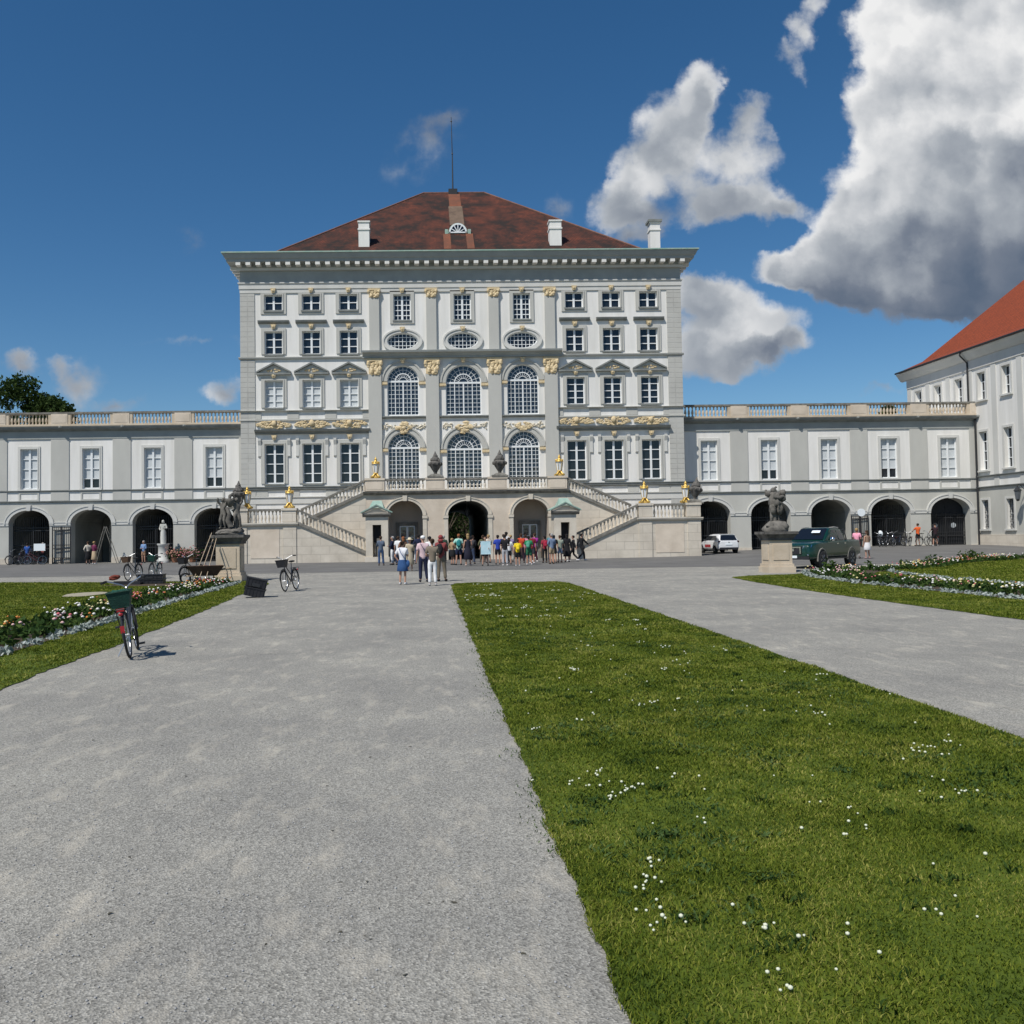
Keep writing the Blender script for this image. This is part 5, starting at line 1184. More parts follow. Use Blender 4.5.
person(4.50,51.4,0,1.55,'stand','girl in white T shirt and black shorts with long dark hair',('tee',WHT),('shorts',BLK),('long','brown'))
person(4.73,48.7,.05,1.46,'stand','child wearing a yellow backpack and black shorts',('tee',(.70,.52,.02)),('shorts',BLK),('short','brown'),(.5,.5,.5),(('backpack',(.75,.55,.02)),))
person(5.47,54.0,0,1.76,'phone','person in red orange top behind the yellow backpack',('tee',(.55,.07,.03)),('trousers',(.04,.02,.03)),('short','brown'))
person(5.50,50.2,-.3,1.62,'relaxed','boy in green jersey carrying a white and green pack',('tee',(.02,.20,.08)),('shorts',(.03,.14,.07)),('short','black'),(.7,.7,.7),(('backpack',(.08,.30,.20)),))
person(6.45,55.5,.3,1.78,'phone','person in magenta top and dark plum trousers',('tee',(.36,.04,.28)),('trousers',(.06,.012,.03)),('short','brown'),(.7,.7,.7))
person(6.05,57.0,-.2,1.70,'stand','person in pink shirt standing deep in the crowd',('tee',(.62,.22,.32)),('trousers',(.05,.05,.09)),('short','brown'))
person(6.85,53.8,.2,1.60,'stand','person with crimson backpack and black trousers',('tee',(.28,.03,.05)),('trousers',BLK),('short','black'),BLK,(('backpack',(.34,.02,.05)),))
person(6.95,51.4,.4,1.74,'folded','man in grey blue long sleeved shirt and khaki shorts',('long',(.17,.23,.33)),('shorts',KHA),('short','grey'),(.06,.04,.03))
person(7.30,53.0,-.2,1.64,'stand','person in black top and bare legs right of the grey blue shirt',('tee',BLK),('shorts',BLK),('long','black'))
person(7.72,53.5,.3,1.63,'folded','person in sage T shirt and faded denim shorts',('tee',(.30,.34,.27)),('shorts',(.20,.26,.34)),('short','brown'),(.4,.2,.1))
person(8.25,54.2,-.1,1.70,'stand','woman in long black coat by the right sentry box',('long',BLK),('midi',BLK),('long','black'))
person(8.86,55.7,1.2,1.60,'walk','woman in black walking in front of the right stair',('long',BLK),('trousers',BLK),('short','black'),(.6,.6,.6))
person(9.55,56.6,-1.25,1.72,'walk','man in open black suit and white shirt striding to the right',('long',BLK),('trousers',BLK),('short','black'),(.55,.55,.55),(('bag',BLK),))
person(.85,56.2,.1,1.72,'stand','man in dark green jacket standing behind the mint shirt',('long',(.03,.06,.04)),('trousers',BLK),('short','grey'))
person(2.45,53.2,-.4,1.66,'phone','person in charcoal hoodie between the blonde woman and the passage',('long',(.05,.05,.055)),('trousers',(.05,.07,.12)),('short','black'))
person(3.30,56.3,.2,1.70,'hips','person in olive jacket deep in the shade of the passage mouth',('long',(.10,.10,.05)),('trousers',(.10,.09,.07)),('long','brown'))
person(4.35,53.2,-.2,1.74,'folded','person in navy T shirt behind the black top and grey trousers',('tee',NAVY),('shorts',(.18,.16,.13)),('short','brown'))
person(5.05,56.4,.3,1.69,'relaxed','woman in lilac blouse behind the red orange top',('tee',(.38,.30,.48)),('trousers',(.5,.48,.44)),('bun','blond'))
person(5.95,52.6,-.1,1.72,'stand','person in dark red T shirt beside the green jersey',('tee',(.20,.02,.03)),('shorts',(.05,.05,.06)),('short','black'),(.7,.7,.7))
person(7.45,55.6,.0,1.75,'phone','person in teal shirt half hidden behind the sage T shirt',('tee',(.04,.20,.22)),('trousers',(.05,.05,.07)),('short','brown'))
person(-21.3,67.4,PI-.3,1.66,'folded','woman in light blue jacket with bare legs before a gated left arch',('long',(.16,.26,.44)),('shorts',(.36,.22,.14)),('short','grey'),group='people by the arcades')
person(-25.1,66.6,.6,1.66,'strap','person in cream coat and dark skirt by the open left arch',('long',(.55,.50,.42)),('midi',BLK),('short','brown'),group='people by the arcades')
person(-24.5,66.2,-.5,1.66,'folded','woman in maroon top and tan skirt at the foot of the tall ladder',('long',(.13,.02,.06)),('midi',(.45,.34,.22)),('short','blond'),(.6,.6,.6),group='people by the arcades')
person(-30.1,67.9,.2,1.60,'bars','person in royal blue jacket behind bicycles in the leftmost arch',('long',(.03,.09,.32)),('trousers',NAVY),('short','black'),group='people by the arcades')
person(-28.9,67.8,PI,1.62,'bars','person holding a blank white board in the leftmost arch',('tee',(.30,.10,.10)),('trousers',BLK),('short','grey'),group='people by the arcades')
person(25.4,51.9,.2,1.65,'relaxed','woman in white skirt and brown top walking behind the green pickup',('vest',(.26,.17,.12)),('skirt',(.72,.70,.70)),('long','brown'),(.3,.2,.2),group='people by the arcades')
person(25.0,52.3,-.9,1.78,'folded','person in pink shirt seen over the bed of the green pickup',('tee',(.80,.34,.44)),('trousers',(.3,.28,.26)),('short','blond'),group='people by the arcades')
person(36.6,66.9,.2,1.70,'bars','cyclist in bright orange shirt and black shorts by the right arcade',('tee',(.75,.13,.03)),('shorts',BLK),('short','brown'),group='people by the arcades')
person(37.75,66.6,-.1,1.68,'bars','cyclist in black and dark red jersey with helmet facing the gate',('tee',(.03,.015,.02)),('shorts',BLK),None,(.5,.5,.5),(('helmet',BLK),),group='people by the arcades')
tag(MB().box(-.27,.27,-.015,.015,0,.66).box(-.29,.29,-.02,.02,-.03,0).box(-.29,.29,-.02,.02,.66,.69).build('notice_board', mat('pale_blue_board', (.38,.62,.68), (.60,.74,.78), 2.5, .6), None, (3.05,49.45,.68)), 'pale blue notice board held upright in the crowd', 'board')
tag(MB().box(-.42,.42,-.012,.012,0,.5).box(-.44,.44,-.016,.016,-.02,0).build('blank_board', M['paper'], None, (-28.95,67.35,1.05)), 'blank white board held up in the leftmost arch', 'board')

# ------------------------------------------------------------------ statues
def figure_sk(sk, o, sc, rot, hip, arms, legs, head=(0,.02,0), fat=1):
    Rm = Matrix.Rotation(rot, 3, 'Z')
    T = lambda p: Vector(o)+Rm@(Vector(p)*sc)
    f = lambda a: (a*sc*fat, a*sc*fat)
    r = sk.add(T((0,0,.95)), f(.13)); w = sk.add(T((hip,0,1.12)), f(.115), r); c = sk.add(T((0,-.01,1.33)), f(.155), w); n = sk.add(T((0,0,1.5)), f(.06), c)
    h = sk.add(T((head[0],head[1],1.60+head[2])), f(.095), n); h2 = sk.add(T((head[0],head[1]-.01,1.70+head[2])), f(.125), h); sk.add(T((head[0],head[1],1.82+head[2])), f(.085), h2); sk.add(T((head[0],head[1]+.13,1.66+head[2])), f(.022), h2)
    for s, a in zip((-1,1), arms):
        S = sk.add(T((s*.19,0,1.42)), f(.075), c); E_ = sk.add(T(Vector((s*.19,0,1.42))+Vector(a[0])), f(.055), S); sk.add(T(Vector((s*.19,0,1.42))+Vector(a[0])+Vector(a[1])), f(.04), E_)
    for s, l in zip((-1,1), legs):
        hp = sk.add(T((s*.10,0,.86)), f(.115), r); k = sk.add(T(l[0]), f(.075), hp); a = sk.add(T(l[1]), f(.05), k); sk.add(T(Vector(l[1])+Vector((0,.14,-.03))), f(.045), a)
def rough(me, amp, s, seed=0):
    for v in me.vertices:
        n = noise.noise(v.co*s+Vector((seed,0,0)))*.7 + noise.noise(v.co*s*2.7+Vector((0,seed,0)))*.4
        v.co += v.normal*n*amp
    return me
def pedestal(g, w, d, h, m_):
    MB().box(-w/2-.10,w/2+.10,-d/2-.10,d/2+.10,-.1,.24).box(-w/2-.05,w/2+.05,-d/2-.05,d/2+.05,.24,.36).build('plinth', m_, g)
    MB().box(-w/2,w/2,-d/2,d/2,.36,h-.3).box(-w/2+.14,w/2-.14,-d/2-.025,d/2+.025,.52,h-.46).box(-w/2-.025,w/2+.025,-d/2+.14,d/2-.14,.52,h-.46).build('die', M['stonetan'], g)
    MB().box(-w/2-.06,w/2+.06,-d/2-.06,d/2+.06,h-.30,h-.22).frustum(0,0,h-.22,h-.05,w/2+.06,d/2+.06,w/2+.18,d/2+.18).box(-w/2-.20,w/2+.20,-d/2-.20,d/2+.20,h-.05,h+.06).build('cap', M['stonedark'], g)
def rock(g, z, rx, ry, h, seed):
    mb = MB(); rnd = random.Random(seed); mb.blob((0,0,z+h*.2),(rx,ry,h*.55),3,.25,seed)
    for i in range(9): mb.blob((rnd.uniform(-.6,.6)*rx,rnd.uniform(-.6,.6)*ry,z+h*rnd.uniform(.1,.6)),(rx*.42,ry*.42,h*.32),2,.4,i+seed)
    mb.build('rock_base', M['statue'], g, smooth=50)
# left: two putti-like figures holding a bowl up
s1 = thing('stone_statue', 'grey stone statue of two figures lifting a bowl on tan pedestal, left', 'statue', (-8.06,36.5,0), 0, 'stone statues on pedestals')
pedestal(s1, .94, .94, 1.80, M['stonetan']); rock(s1, 1.86, .56, .48, .36, 4)
sk = Sk(); figure_sk(sk, (-.26,0,2.10), .70, 2.7, .05, [((-.14,.10,.16),(.20,.06,.24)),((.10,.16,.14),(-.06,.06,.25))], [((-.10,.10,.50),(-.12,.0,.07)),((.12,.16,.52),(.2,.0,.09))], fat=1.12)
link('figure', rough(sk.me('figure', M['statue'], 2), .018, 6, 1), s1)
sk = Sk(); figure_sk(sk, (.25,.05,2.10), .70, 3.6, -.06, [((-.12,.14,.15),(.08,.05,.26)),((.16,.08,.17),(-.16,.06,.22))], [((-.16,.14,.52),(-.24,.05,.08)),((.12,.06,.48),(.1,-.05,.07))], fat=1.12)
link('figure', rough(sk.me('figure', M['statue'], 2), .018, 6, 5), s1)
dr = MB(); dr.tube([(-.12,-.06,2.95),(.0,-.16,2.7),(-.06,-.16,2.45),(.06,-.12,2.2)],.07,8,.12); dr.tube([(.12,.1,2.9),(.3,.12,2.6),(.2,.15,2.15)],.08,8,.12)
link('drapery', rough(dr.mesh('drapery', M['statue'], 80), .03, 6), s1)
bw = MB().lathe([(.06,2.98),(.14,3.08),(.22,3.22),(.21,3.27),(.1,3.3)],12); 
for k in range(9): bw.blob((.15*math.cos(k*.7),.15*math.sin(k*.7),3.27),(.08,.07,.07),1,.4,k)
bw.blob((.0,0,3.40),(.07,.07,.11),2,.3); bw.build('bowl', M['statue'], s1, smooth=60)
# right: one broad figure seen from behind carrying a child on the shoulder
s2 = thing('stone_statue', 'grey stone statue of a broad figure with a child on its shoulder, right pedestal', 'statue', (14.28,36.9,0), 0, 'stone statues on pedestals')
pedestal(s2, .92, .92, 1.62, M['stonetan']); rock(s2, 1.68, .50, .46, .56, 9)
sk = Sk(); figure_sk(sk, (-.02,.0,2.06), .82, .15, 0, [((-.20,.08,.02),(.02,.10,.22)),((.22,.06,.04),(-.02,.08,.20))], [((-.17,.04,.48),(-.2,0,.05)),((.17,.06,.5),(.2,0,.05))], (-.05,.03,-.04), fat=1.35)
link('figure', rough(sk.me('figure', M['statue'], 2), .02, 6, 2), s2)
cl = MB(); cl.blob((-.02,-.02,2.92),(.24,.20,.36),3,.35,3); cl.blob((-.12,-.05,2.68),(.14,.16,.28),3,.35,6); cl.blob((.12,-.05,2.68),(.14,.16,.28),3,.35,7); cl.tube([(-.05,.1,2.5),(0,.1,2.15)],.13,8)
cm = cl.mesh('drapery', M['statue'], 80)
for v in cm.vertices:
    a_ = math.atan2(v.co.y, v.co.x); v.co += v.normal*(.03*math.sin(a_*9+v.co.z*5)+.03*noise.noise(v.co*4))
link('drapery', rough(cm, .02, 9), s2)
hd = MB(); hd.blob((-.27,.02,3.24),(.125,.12,.14),2,.35,1); hd.blob((.33,0,3.27),(.13,.13,.14),2,.35,2); hd.blob((.31,.0,3.08),(.14,.12,.2),2,.35,4); hd.blob((0,.05,3.34),(.10,.10,.10),2,.3,3); hd.tube([(.3,-.05,3.12),(.1,-.16,3.05),(-.15,-.16,3.1)],.075,8); hd.tube([(-.02,.05,3.36),(.0,.0,3.48),(.07,0,3.52)],.045,6)
hd.build('child', M['statue'], s2, smooth=70)
# small pale statue on a pedestal in the third left arch
s3 = thing('stone_statue', 'small pale statue on a round pedestal in front of a left arch', 'statue', (-19.9,67.6,0), 0, 'stone statues on pedestals')
MB().lathe([(.48,0),(.48,.2),(.38,.3),(.38,1.25),(.46,1.32),(.46,1.42)],12).build('die', M['lightgrey'], s3, smooth=50)
sk = Sk(); figure_sk(sk, (0,0,1.42), .98, PI, .04, [((-.1,.06,-.26),(.16,.16,.02)),((.08,.02,-.28),(-.1,.14,-.12))], [((-.1,.06,.48),(-.1,0,.05)),((.1,.1,.5),(.13,.02,.06))], fat=1.15)
link('figure', rough(sk.me('figure', M['arcade'], 2), .015, 6, 2), s3)
MB().lathe([(.2,1.42),(.22,1.9),(.17,2.4)],12).build('drapery', M['lightgrey'], s3, smooth=60)

# ------------------------------------------------------------------ bicycles
def wheel_meshes(r=.335):
    t_ = MB().torus((0,0,0), r-.018, .019, 'x', 36, 8).mesh('tyre', M['tyre'], 80)
    m_ = MB().torus((0,0,0), r-.045, .011, 'x', 36, 6)
    for k in range(18):
        a = 2*PI*k/18; m_.tube([(.02*(-1)**k,.02*math.cos(a),.02*math.sin(a)),(0,(r-.05)*math.cos(a+.2),(r-.05)*math.sin(a+.2))],.0022,3)
    m_.tube([(-.05,0,0),(.05,0,0)],.022,8); return t_, m_.mesh('rim', M['steel'], 60)
BW = wheel_meshes()
def bike(label, x, y, rz, fc=(.03,.035,.04), lean=0, basket=None, bask_m='blackplastic', extra=None, z=None, steer=0):
    g = thing('bicycle', label, 'bicycle', (x,y,(gz(x,y) if z is None else z)+.006), rz, 'bicycles parked around the forecourt'); g.rotation_euler = (0,lean,rz)
    fm = paint('bike_paint', fc, .6)
    for nm, yy in (('rear_wheel',-.52),('front_wheel',.56)):
        t_ = link(nm, BW[0], g, (0,yy,.335)); link('rim', BW[1], t_)
        if nm == 'front_wheel': t_.rotation_euler = (0,0,steer)
    f_ = MB(); bb=(0,-.08,.29); st=(0,-.27,.84); hd=(0,.40,.86); hd2=(0,.44,.70)
    f_.tube([bb,(0,-.24,.74)],.018,8); f_.tube([bb,hd2],.02,8); f_.tube([(0,-.16,.5),hd],.017,8)
    for s in (-1,1):
        f_.tube([(s*.02,-.08,.29),(s*.05,-.52,.335)],.011,6); f_.tube([(s*.01,-.23,.72),(s*.05,-.52,.335)],.009,6); f_.tube([(s*.035,.45,.70),(s*.05,.56,.335)],.013,6)
    f_.tube([hd2,hd,(0,.36,.98)],.02,8); f_.tube([(0,-.24,.74),(0,-.28,.90)],.014,6); f_.build('frame', fm, g)
    h_ = MB(); h_.tube([(-.31,.14,1.11),(-.25,.27,1.12),(-.06,.37,1.03),(0,.38,.98),(.06,.37,1.03),(.25,.27,1.12),(.31,.14,1.11)],.012,6); h_.tube([(0,.36,.95),(0,.38,.99)],.02,6)
    hb = h_.build('handlebar', M['steel'], g); gp = MB(); 
    for s in (-1,1): gp.tube([(s*.315,.13,1.11),(s*.262,.25,1.12)],.019,8)
    gp.build('grips', M['rubber'], hb)
    MB().blob((0,-.34,.94),(.11,.10,.035),2).blob((0,-.2,.935),(.045,.13,.025),2).build('saddle', M['rubber'], g, smooth=70)
    c_ = MB().torus((.05,-.08,.29),.09,.008,'x',18,5).tube([(.05,-.08,.29),(.09,-.02,.14)],.009,5).tube([(-.05,-.08,.29),(-.09,-.14,.44)],.009,5).box(.08,.18,-.06,.02,.125,.15).box(-.18,-.08,-.18,-.10,.43,.455); c_.build('crankset', M['iron'], g)
    MB().torus((0,-.52,.335),.365,.022,'x',22,5,(.35,PI*1.02)).build('mudguard', M['iron'], g); MB().torus((0,.56,.335),.365,.02,'x',18,5,(.1,PI*.75)).build('mudguard', M['iron'], g)
    r_ = MB()
    for s in (-1,1): r_.tube([(s*.06,-.28,.72),(s*.06,-.82,.73),(s*.05,-.52,.35)],.008,5)
    r_.tube([(-.06,-.82,.73),(.06,-.82,.73)],.008,5).tube([(-.06,-.5,.73),(.06,-.5,.73)],.008,5); r_.build('rack', M['iron'], g)
    MB().blob((0,-.84,.66),(.035,.02,.025),1).build('tail_light', M['red'], g); MB().blob((0,.48,.80),(.04,.05,.04),2).build('front_light', M['chrome'], g)
    k_ = MB().tube([(-.03,-.16,.28),(-.20,-.22,.02)],.009,5); k_.build('kickstand', M['steel'], g)
    if basket:
        yy, zz = (-.60,.755) if basket == 'rear' else (.60,.78)
        b_ = MB(); w0,w1,d0,d1,h = .12,.165,.12,.155,.22
        for (a0,a1,c0,c1) in ((-1,1,-1,-1),(-1,1,1,1),(-1,-1,-1,1),(1,1,-1,1)):
            b_.add([(a0*w0,yy+c0*d0,zz),(a1*w0,yy+c1*d0,zz),(a1*w1,yy+c1*d1,zz+h),(a0*w1,yy+c0*d1,zz+h)],[(0,1,2,3)])
        b_.box(-w0,w0,yy-d0,yy+d0,zz-.01,zz+.005); b_.tube([(-w1,yy-d1,zz+h),(w1,yy-d1,zz+h),(w1,yy+d1,zz+h),(-w1,yy+d1,zz+h),(-w1,yy-d1,zz+h)],.014,5)
        bk = b_.build('basket', M[bask_m], g)
        if extra: MB().blob((0,yy,zz+h-.04),(.145,.14,.07),2,.4,3).build('basket_cover', cloth(extra), bk)
    return g
b1 = bike('city bicycle with green rear basket parked on the gravel, nearest the camera', -4.45,13.62,.22,(.02,.022,.025),-.15,'rear','basketgreen',(.012,.07,.05),steer=.18)
MB().blob((-.15,.42,1.16),(.09,.08,.04),2,.4,5).build('red_cloth', cloth((.15,.035,.022)), b1); MB().box(-.055,.055,-.80,-.765,.69,.74).build('rear_reflector', M['red'], b1)
MB().box(-.028,.028,-.895,-.875,.40,.50).build('mudguard_reflector', M['red'], b1)
bike('black bicycle with black front basket facing the camera beside the left statue', -4.5,29.2,PI-.18,(.02,.02,.022),.10,'front','blackplastic')
bike('bicycle with brown front basket, left of the black crate on the lawn end', -12.6,38.6,PI-.12,(.05,.06,.065),.08,'front','brownwood')
bike('teal grey bicycle with green bag in its basket, behind the brown basket', -12.2,40.2,PI-.02,(.04,.09,.09),-.06,'front','basketgreen',(.04,.16,.14))
bike('bicycle with dark front basket beside the brown barrow', -9.1,34.9,PI-.35,(.06,.09,.10),.09,'front','blackplastic')
for i,(x,a,c,l) in enumerate(((33.95,.3,(.04,.04,.045),'bicycle with white child seat, leftmost in the right arcade rack'),(34.6,.0,(.03,.03,.035),'second bicycle in the right arcade rack'),(35.3,-.25,(.02,.03,.06),'dark blue bicycle in the right arcade rack'),(35.95,.2,(.05,.05,.05),'grey bicycle in the right arcade rack next to the orange cyclist'))):
    b_ = bike(l, x, 67.2, PI2+.6+a, c, .12*(-1)**i)
    if i == 0: MB().blob((0,-.5,.98),(.16,.12,.24),2,.1).build('child_seat', M['paper'], b_)
bike('pale bicycle held by the cyclist in orange', 37.05,66.8,-1.3,(.30,.30,.28),.05); bike('dark bicycle held by the cyclist in the black jersey', 37.75,67.15,.05,(.02,.02,.02),0)
for i,(x,a,l) in enumerate(((-30.7,.5,'leftmost bicycle in the first left arch'),(-30.0,.2,'middle bicycle in the first left arch'),(-29.35,-.3,'rightmost bicycle in the first left arch'))): bike(l, x, 67.5, PI2+.5+a, (.03+.04*i,.03,.04), .1*(-1)**i)
# ------------------------------------------------------------------ vehicles
def loft_body(secs):
    # secs: list of (y, [(halfwidth, z), ...]) bottom to top; mirrored in x
    mb = MB(); m = len(secs[0][1]); vs, fs = [], []
    for y, p in secs:
        for w, z in p: vs.append((-w,y,z))
        for w, z in reversed(p): vs.append((w,y,z))
    k = 2*m
    for i in range(len(secs)-1):
        for j in range(k): fs.append((i*k+j, i*k+(j+1)%k, (i+1)*k+(j+1)%k, (i+1)*k+j))
    fs.append(tuple(range(k-1,-1,-1))); fs.append(tuple((len(secs)-1)*k+j for j in range(k)))
    return mb.add(vs, fs)
def sub(o, n=2, crease=None):
    b = o.modifiers.new('bevel', 'BEVEL'); b.width = .035; b.segments = 2; b.limit_method = 'ANGLE'; b.angle_limit = R(28); return o
def car_wheel(g, x, y, r, w, spokes=6):
    s = 1 if x > 0 else -1
    t_ = MB().lathe([(r*.62,-w/2),(r*.93,-w/2),(r,-w/2+.03),(r,w/2-.03),(r*.93,w/2),(r*.62,w/2)],28).xf(Matrix.Rotation(R(90),4,'Y'))
    o = t_.build('wheel', M['tyre'], g, (x,y,r), smooth=50)
    m_ = MB(); m_.torus((s*(w/2-.02),0,0), r*.62, .02, 'x', 24, 6)
    for k in range(spokes):
        a = 2*PI*k/spokes
        for d in (-.13,.13): m_.tube([(s*(w/2-.02),r*.1*math.cos(a),r*.1*math.sin(a)),(s*(w/2-.01),r*.6*math.cos(a+d),r*.6*math.sin(a+d))],.022,5)
    m_.lathe([(.01,0),(r*.16,0),(r*.14,.03),(.01,.03)],12,(0,0,0)); m_.build('rim', M['rim'], o)
    MB().lathe([(.01,0),(r*.6,0),(r*.6,.01),(.01,.01)],20).xf(Matrix.Rotation(R(90),4,'Y')).build('brake_disc', M['rubber'], o, (s*(w/2-.09),0,0))
    return o
def pickup():
    g = thing('pickup_truck', 'dark green double cab pickup parked behind the right statue pedestal', 'pickup truck', (18.1,41.75,.0), -R(47.5))
    # forward is -y; the truck's left side is +x
    sec = lambda y,zb,zm,wm,zs,ws,zt,wt: (y,[(wm-.12,zb),(wm,zb+.08),(wm+.01,zm),(ws,zs),(wt,zt)])
    bd = loft_body([sec(-2.66,.50,.66,.66,.86,.64,.90,.60), sec(-2.58,.42,.66,.80,.98,.78,1.06,.70), sec(-2.36,.40,.70,.91,1.06,.89,1.13,.76), sec(-1.7,.42,.74,.925,1.12,.90,1.20,.74), sec(-1.0,.44,.76,.93,1.16,.90,1.25,.76), sec(-.5,.44,.76,.93,1.18,.905,1.26,.8), sec(1.0,.44,.76,.93,1.18,.905,1.25,.8), sec(1.06,.46,.76,.93,1.18,.91,1.24,.86), sec(2.5,.5,.76,.93,1.18,.91,1.24,.86), sec(2.6,.55,.78,.90,1.16,.88,1.22,.84)])
    sub(bd.build('body', M['cargreen'], g, smooth=35))
    cs = lambda y,w0,w1,z1: (y,[(w0,1.2),((w0+w1)/2+.015,(1.2+z1)/2),(w1,z1-.03),(w1-.1,z1)])
    cb = loft_body([(-1.12,[(.80,1.2),(.80,1.22),(.79,1.235),(.7,1.24)]), (-.62,[(.85,1.2),(.79,1.50),(.70,1.58),(.6,1.6)]), (-.22,[(.86,1.2),(.79,1.52),(.67,1.775),(.58,1.80)]), cs(.3,.87,.67,1.83), cs(.75,.87,.66,1.80), (1.0,[(.86,1.2),(.78,1.5),(.66,1.70),(.58,1.72)]), (1.1,[(.85,1.2),(.82,1.26),(.80,1.28),(.75,1.29)])])
    cab = sub(cb.build('cab', M['cargreen'], g, smooth=40))
    wsn = MB().add([(-.72,-1.06,1.27),(.72,-1.06,1.27),(.60,-.30,1.765),(-.60,-.30,1.765)],[(0,1,2,3)]); wsn.xf(Matrix.Translation((0,-.035,.022))).build('windscreen', M['carglass'], g)
    MB().add([(.05,-.72,1.56),(.45,-.72,1.56),(.42,-.55,1.67),(.05,-.55,1.67)],[(0,1,2,3)]).xf(Matrix.Translation((0,-.05,.03))).build('windscreen_sticker', M['paper'], g)
    for s in (-1,1):
        for nm, ys in (('front_side_window',((-.70,1.27),(.22,1.27),(.22,1.72),(-.18,1.72))),('rear_side_window',((.30,1.27),(.94,1.27),(.80,1.67),(.30,1.71)))):
            mb = MB(); mb.add([(s*(.885-.43*(z-1.2)*.82+.012),y,z) for y,z in ys],[(0,1,2,3)]); mb.build(nm, M['carglass'], g)
        MB().tube([(s*.64,-.2,1.82),(s*.63,.3,1.85),(s*.62,.8,1.82)],.022,6).build('roof_edge_glint', M['chrome'], g)  # chrome strip added for the bright reflection along the roof edge
        MB().blob((s*1.02,-.78,1.30),(.13,.07,.10),2).build('wing_mirror', M['chrome'], g, smooth=70)
        hl_ = MB(); hl_.add([(s*.48,-2.63,.90),(s*.80,-2.50,.96),(s*.86,-2.30,1.04),(s*.80,-2.40,1.07),(s*.50,-2.58,1.02)],[(0,1,2,3,4)]); hl_.prism([(0,0),(.01,0),(.01,.01)],0,.01) if 0 else None
        hl_.xf(Matrix.Translation((s*.02,-.035,.0))).build('headlight', M['chrome'], g)
        MB().blob((s*.66,-2.60,.62),(.10,.05,.05),2).build('fog_lamp', M['chrome'], g)
        for yy in (-1.62,1.55):
            MB().torus((s*.915,yy,.40),.475,.045,'x',20,6,(-.15,PI+.15)).build('wheel_arch', M['blackplastic'] if 0 else M['moss'], g)
            MB().lathe([(.01,0),(.45,0),(.45,.02),(.01,.02)],24).xf(Matrix.Rotation(R(90),4,'Y')).build('wheel_well', M['rubber'], g, (s*.915,yy,.40))
            car_wheel(g, s*.83, yy, .39, .26)
        for yy in (-.1,.72): MB().box(*sorted((s*.93,s*.955)),yy-.02,yy+.16,1.08,1.11).build('door_handle', M['chrome'], g)
        MB().box(*sorted((s*.86,s*.98)),-1.05,.98,.40,.46).build('side_step', M['iron'], g)
        MB().box(*sorted((s*.74,s*.90)),2.56,2.63,.85,1.14).build('tail_lamp', M['red'], g)
    gr = MB(); gr.box(-.46,.46,-2.70,-2.62,.66,1.0); 
    go = gr.build('grille', M['blackplastic'], g); MB().box(-.44,.44,-2.72,-2.70,.93,.98).box(-.44,-.39,-2.72,-2.70,.68,.93).box(.39,.44,-2.72,-2.70,.68,.93).box(-.13,.13,-2.725,-2.70,.78,.90).build('grille_trim', M['chrome'], go)
    MB().box(-.78,.78,-2.68,-2.5,.42,.56).build('bumper', M['blackplastic'], g); MB().box(-.26,.26,-2.71,-2.685,.48,.59).build('number_plate', M['paper'], g)
    MB().box(-.76,.76,1.2,2.46,1.225,1.25).build('bed_liner', M['rubber'], g)
    MB().box(-.85,.85,1.14,1.18,1.24,1.30).tube([(-.85,1.16,1.27),(-.72,1.2,1.72),(.72,1.2,1.72),(.85,1.16,1.27)],.03,6).build('sport_bar', M['iron'], g)
    return g
pickup()
